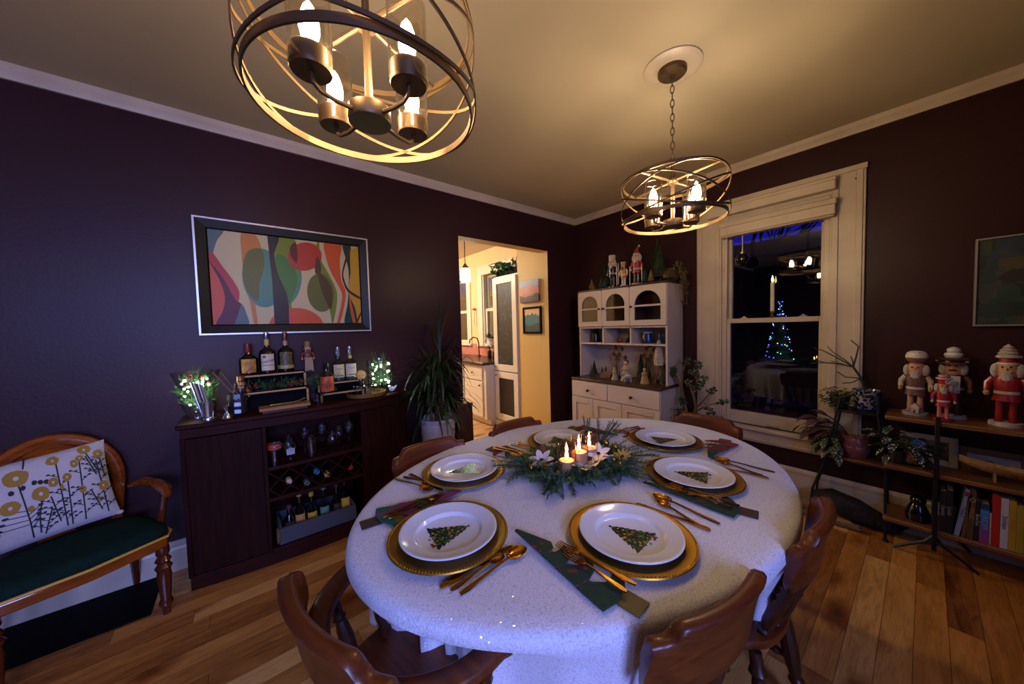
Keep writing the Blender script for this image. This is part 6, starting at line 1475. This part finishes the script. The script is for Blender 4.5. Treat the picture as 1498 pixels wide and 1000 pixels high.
# plant stand
ps = thing('plant_stand', 'black iron two tier plant stand with a wooden lower shelf beside the window', 'plant stand', (0, 0, 0))
G().box(-.235, -.05, -2.545, -2.285, .44, .455).build('lower_shelf', MT['shelf'], ps, bevel=.003)
G().box(-.215, -.06, -2.50, -2.33, .752, .76).build('upper_shelf', MT['iron'], ps, bevel=.002)
for x in (-.232, -.055):
    G().tube([(x, -2.545, 0), (x, -2.54, .45), (x, -2.505, .76), (x, -2.505, .865)], .0065, 8).build('leg', MT['iron'], ps); G().lathe([(.016, 0), (.012, .012), (.006, .014)], n=12).build('foot', MT['iron'], ps, loc=(x, -2.545, 0))
    G().tube([(x, -2.20, .0), (x, -2.215, .2), (x, -2.285, .45), (x, -2.33, .76), (x, -2.345, .84), (x, -2.40, .865)], .0065, 8).build('leg', MT['iron'], ps)
    G().tube([(x, -2.505, .865), (x, -2.42, .865)], .004, 6).build('rail', MT['iron'], ps)
for z, y0, y1 in ((.435, -2.545, -2.285), (.75, -2.505, -2.33)): G().tube([(-.235, y0, z), (-.235, y1, z)], .005, 6).build('rail', MT['iron'], ps)
# pots on the stand
def bluewhite(name):
    m, nt, out = nodes(name); b = N(nt, 'ShaderNodeBsdfPrincipled', i_Roughness=.25); tc = N(nt, 'ShaderNodeTexCoord')
    v = N(nt, 'ShaderNodeTexVoronoi', i_Scale=48, distance='CHEBYCHEV', feature='DISTANCE_TO_EDGE') if 0 else N(nt, 'ShaderNodeTexVoronoi', i_Scale=52, distance='CHEBYCHEV')
    nt.links.new(tc.outputs['Object'], v.inputs['Vector']); r = ramp(nt, v.outputs['Distance'], [(.40, '#12162c'), (.46, '#8a8a94')]); nt.links.new(r.outputs[0], b.inputs['Base Color']); nt.links.new(b.outputs[0], out.inputs[0]); return m
t = thing('pencil_cactus', 'leafless branching stick plant in a blue and white patterned pot on the plant stand', 'plant', (-.135, -2.445, .76))
G().lathe([(.0001, .012), (.045, .012), (.06, .125), (.063, .13), (.058, .13), (.05, .1), (.0001, .1)], n=26).build('pot', bluewhite('blue_white_tile_pot'), t); G().lathe([(.0001, 0), (.052, 0), (.056, .014), (.0001, .014)], n=24).build('saucer', pal('#16204c', .2), t)
b0 = V((0, 0, .1)); g = G(); b1 = V((-.01, .02, .2)); b2 = V((-.02, .055, .27))
for pts, r in (([b0, b1, b2], .007), ([b2, (-.02, .12, .285), (-.03, .19, .29), (-.03, .26, .28)], .005), ([b2, (-.01, .045, .33), (0, .035, .40), (0, .07, .44)], .005), ([b2, (-.03, .12, .32), (-.02, .2, .37), (-.01, .245, .385)], .0045), ([b2, (-.02, .09, .31), (-.02, .15, .36), (-.01, .18, .4)], .0035), ([(-.02, .1, .285), (-.01, .16, .3)], .003), ([b1, (-.01, .09, .2), (-.02, .13, .235)], .004), ([(-.03, .19, .29), (-.03, .24, .31)], .003), ([b2, (0, .06, .31), (.0, .07, .335)], .004), ([b1, (-.03, .06, .17), (-.05, .1, .165)], .004)): g.tube(pts, [r * (1 - .12 * i) for i in range(len(pts))], 6)
g.build('branches', pm('grey_green_stems', '#1c2415', .6), t)
def mossy(t): G().lathe([(.0001, 0), (.04, 0), (.05, .075), (.045, .075), (.0001, .065)], n=20).build('pot', pal('#1c1612', .6), t)
t = thing('leafy_plant', 'small bushy green plant in a dark pot on the upper plant stand tier', 'plant', (-.15, -2.33, .762)); mossy(t)
g = G(); rr = random.Random(44)
for k in range(220):
    a = rr.uniform(0, 6.28); r = rr.uniform(.02, .085); g.leaf((r * cos(a) * .8, r * sin(a) + .015, .1 - r * .6 + rr.uniform(-.05, .05)), (cos(a), sin(a), rr.uniform(-.5, .6)), (0, 0, 1), .03, .017, droop=.3, seg=2)
g.build('foliage', MT['jade'], t)
brownleaf = pm('bronze_begonia_leaf', '#2a150e', .5, var=(12, '#4a2a1a'))
def facepot(t):
    G().lathe([(.0001, 0), (.05, 0), (.07, .05), (.066, .11), (.06, .125), (.054, .125), (.0001, .11)], n=26).build('pot', pm('rose_glazed_pot', '#7a464c', .25), t)
    for s in (-1, 1): G().tube([(-.068, s * .022 + .012 * cos(a), .075 - .008 * sin(a)) for a in [pi * k / 8 for k in range(9)]], .002, 5).build('closed_eye', pal('#b0a4a0'), t)
    G().tube([(-.07, .012 * cos(a), .045 - .008 * sin(a)) for a in [pi * k / 8 for k in range(9)]], .0025, 5).build('smile', pal('#8a1c20'), t)
t = spotted('bronze leaved begonia in a rose pink pot on the lower tier of the plant stand', (-.14, -2.405, .456), 51, 7, sp_g, (.08, .11), (.6, 2.4), facepot, 'potted_begonia', el0=.4, el1=1.1)
rr = random.Random(5); g = G()
for k in range(14):
    a = rr.uniform(1.0, 2.6); el = rr.uniform(-.1, 1.0); d = V((cos(a) * cos(el), sin(a) * cos(el) + .25, sin(el))); p0 = V((-.01, .03, .13)); tp = p0 + d * rr.uniform(.08, .17); g.tube([p0, p0.lerp(tp, .5) + V((0, 0, .02)), tp], .0025, 5); g.leaf(tp, d, (0, 0, 1), rr.uniform(.10, .14), .075, droop=1.8, seg=5)
g.build('bronze_leaves', brownleaf, t)
spotted('dotted green begonia trailing left of the rose pink pot', (-.19, -2.315, .53), 61, 18, sp_g, (.06, .09), (1.2, 3.6), smallpot('#241a14', .04, .074), 'trailing_begonia', el0=-.6, el1=.5, droop=1.6)
spotted('dotted begonia with upright leaves right of the rose pink pot', (-.12, -2.51, .53), 71, 12, sp_g, (.06, .09), (3.4, 5.9), smallpot('#241a14', .035, .074), 'upright_begonia', el0=.3, el1=1.2)
# log and rope on the floor
t = thing('driftwood_log', 'dark rough log lying on the floor behind the plant stand', 'log', (-.11, -2.35, 0))
rr = random.Random(9); pts = [(0, .15, .10), (-.005, .06, .12), (0, -.05, .09), (.0, -.16, .06), (0, -.24, .04)]
G().tube(pts, [.045, .07, .075, .055, .03], 12).build('log_body', pm('dark_bark', '#150c0a', .9, var=(14, '#22130e'), bump=(40, 1.0)), t, smooth=80)
t = thing('rope_coil', 'pale braided rope lying in front of the dark log', 'rope', (-.21, -2.24, 0))
for ph_ in (0, 2.1, 4.2): G().tube([(.012 * cos(k * .9 + ph_) - .02 * sin(k * .12), -.012 * k + .1, .018 + .012 * sin(k * .9 + ph_)) for k in range(26)], .009, 6).build('strand', pm('rope_fibre', '#6a5430', .9), t)
# dark painting
t = thing('dark_painting', 'dark blue green abstract painting in a thin silver frame on the right wall', 'picture', (-.001, -3.19, 1.515))
w_, h_ = .352, .237
g = G(); g.strip([[(-d, sy * (w_ - i), sz * (h_ - i)) for i, d in ((0, 0), (0, .028), (.008, .028), (.008, 0))] for sy, sz in ((-1, -1), (1, -1), (1, 1), (-1, 1))], closed=True); g.build('frame', pm('silver_frame', '#a8a49c', .3, .7), t, smooth=0)
m, nt, out = nodes('abstract_oil'); b = N(nt, 'ShaderNodeBsdfPrincipled', i_Roughness=.5); tc = N(nt, 'ShaderNodeTexCoord'); mp = N(nt, 'ShaderNodeMapping'); mp.inputs['Scale'].default_value = (1, 1, 1.2); nt.links.new(tc.outputs['Object'], mp.inputs[0])
v = N(nt, 'ShaderNodeTexVoronoi', i_Scale=11, distance='CHEBYCHEV'); nt.links.new(mp.outputs[0], v.inputs['Vector']); s_ = N(nt, 'ShaderNodeSeparateColor'); nt.links.new(v.outputs['Color'], s_.inputs[0])
n = N(nt, 'ShaderNodeTexNoise', i_Scale=9, i_Detail=4); nt.links.new(mp.outputs[0], n.inputs['Vector']); ad = N(nt, 'ShaderNodeMath', operation='MULTIPLY_ADD'); nt.links.new(n.outputs['Fac'], ad.inputs[0]); ad.inputs[1].default_value = .5; nt.links.new(s_.outputs[0], ad.inputs[2])
r = ramp(nt, ad.outputs[0], [(.25, '#080b0a'), (.45, '#0d2822'), (.6, '#0e243c'), (.74, '#3e340e'), (.84, '#0f3029'), (.98, '#180e08')]); nt.links.new(r.outputs[0], b.inputs['Base Color']); nt.links.new(b.outputs[0], out.inputs[0])
G().box(-.016, -.004, -w_ + .006, w_ - .006, -h_ + .006, h_ - .006).build('canvas', m, t)
# jade plant by the window
t = thing('jade_plant', 'branching jade plant in a dark teal planter between the hutch and the window', 'plant', (-.24, -1.42, 0))
G().lathe([(.0001, 0), (.095, 0), (.12, .50), (.125, .53), (.115, .53), (.11, .48), (.0001, .47)], n=28).build('planter', pm('dark_teal_glaze', '#0e1f22', .3), t)
rr = random.Random(77); gb_ = G(); gf = G()
def jade(pts, r):
    gb_.tube(pts, [r * (1 - .5 * i / (len(pts) - 1)) for i in range(len(pts))], 7)
    p = V(pts[-1]); d0 = (p - V(pts[-2])).normalized()
    for cl in range(2):
        q = p - d0 * .035 * cl
        for k in range(11):
            a = rr.uniform(0, 6.28); d = (d0 * rr.uniform(-.1, .9) + V((cos(a), sin(a), rr.uniform(-.5, .5)))).normalized()
            gf.at(q + d * .022, 0); z = d; gf.t = M.Translation(q + d * .022) @ d.to_track_quat('Z', 'X').to_matrix().to_4x4()
            gf.ball((0, 0, 0), (.0085, .0035, .017), 6, k=4)
z0 = .48
for br in ([(0, 0, z0), (0, .03, .62), (0, .06, .78), (-.02, .045, .92), (0, .02, 1.02)], [(0, .06, .78), (0, .1, .86), (-.03, .12, .94)], [(0, .06, .78), (-.01, .10, .84), (-.02, .14, .9)], [(0, .0, z0), (-.01, -.06, .62), (-.03, -.05, .75), (0, -.08, .9), (0, -.07, 1.0)], [(-.01, -.06, .62), (-.04, -.14, .72), (-.05, -.2, .80)], [(-.01, -.06, .6), (-.05, -.18, .68), (-.05, -.28, .72)], [(0, -.03, .5), (-.05, -.16, .58), (-.07, -.28, .6), (-.07, -.38, .5)], [(-.05, -.16, .58), (-.08, -.2, .52)], [(-.07, -.28, .6), (-.08, -.33, .53), (-.08, -.31, .47)], [(0, -.02, .5), (-.06, -.1, .56), (-.09, -.1, .49)], [(-.03, -.05, .75), (-.04, -.1, .82)], [(0, .03, .62), (-.03, .05, .68)], [(-.03, -.05, .72), (-.05, -.02, .84)], [(-.04, -.14, .68), (-.06, -.19, .62)], [(0, 0, .52), (-.06, .03, .56), (-.08, .05, .6)], [(-.03, -.05, .75), (-.03, -.13, .88)], [(0, -.07, .85), (-.04, -.05, .93)]):
    jade(br, .013 if br[0][2] < .55 else .008)
gb_.build('branches', pm('jade_bark', '#5a4028', .7), t); gf.build('leaves', MT['jade'], t)

# ------------------------------------------------------------------ christmas tree and table lamp in the far part of the room (they show in the window pane)
t = thing('christmas_tree', 'slim christmas tree with blue and coloured lights reflected in the window', 'tree', (-5.5, -.75, 0))
G().tube([(0, 0, 0), (0, 0, .5)], .04, 8).build('trunk', MT['bark'], t)
g = G(); rr = random.Random(6); pr = [(.0001, .25)]
for k in range(11): r = .26 * (1 - k / 11.5); pr += [(r, .25 + k * .135), (r * .62, .25 + k * .135 + .11)]
pr += [(.0001, 1.85)]; g.lathe(pr, n=22).build('foliage', MT['green'], t, smooth=0)
for nm, c_, n_ in (('blue_lights', (.10, .12, 1.0), 46), ('green_lights', (.1, .9, .6), 9), ('warm_lights', (1, .7, .3), 9)):
    g = G()
    for k in range(n_): z = rr.uniform(.28, 1.75); a = rr.uniform(-1.9, 1.9); r = .27 * (1 - (z - .25) / 1.62) + .01; g.ball((r * cos(a), r * sin(a), z), .010, 6, k=4)
    g.build(nm, glow(nm, c_, 30), t)
t = thing('floor_lamp', 'floor lamp with a pale yellow shade reflected in the window', 'lamp', (-5.9, -1.6, 0))
G().lathe([(.0001, 0), (.14, 0), (.14, .02), (.015, .03), (.012, 1.3)], n=20).build('stand', MT['bronze'], t); G().lathe([(.17, 1.22), (.12, 1.5)], n=24, cap=False).build('lamp_shade', glow('lamp_shade_glow', (1.0, .85, .35), 1.2), t)

# ------------------------------------------------------------------ view
SC.view_settings.view_transform = 'Standard'; SC.view_settings.look = 'None'; SC.view_settings.exposure = 0.0; SC.view_settings.gamma = 1.0
SC.cycles.use_denoising = True; SC.cycles.max_bounces = 8; SC.cycles.diffuse_bounces = 3; SC.cycles.glossy_bounces = 3; SC.cycles.transmission_bounces = 4; SC.cycles.transparent_max_bounces = 32
SC.cycles.sample_clamp_indirect = 4.0; SC.cycles.caustics_reflective = False; SC.cycles.caustics_refractive = False
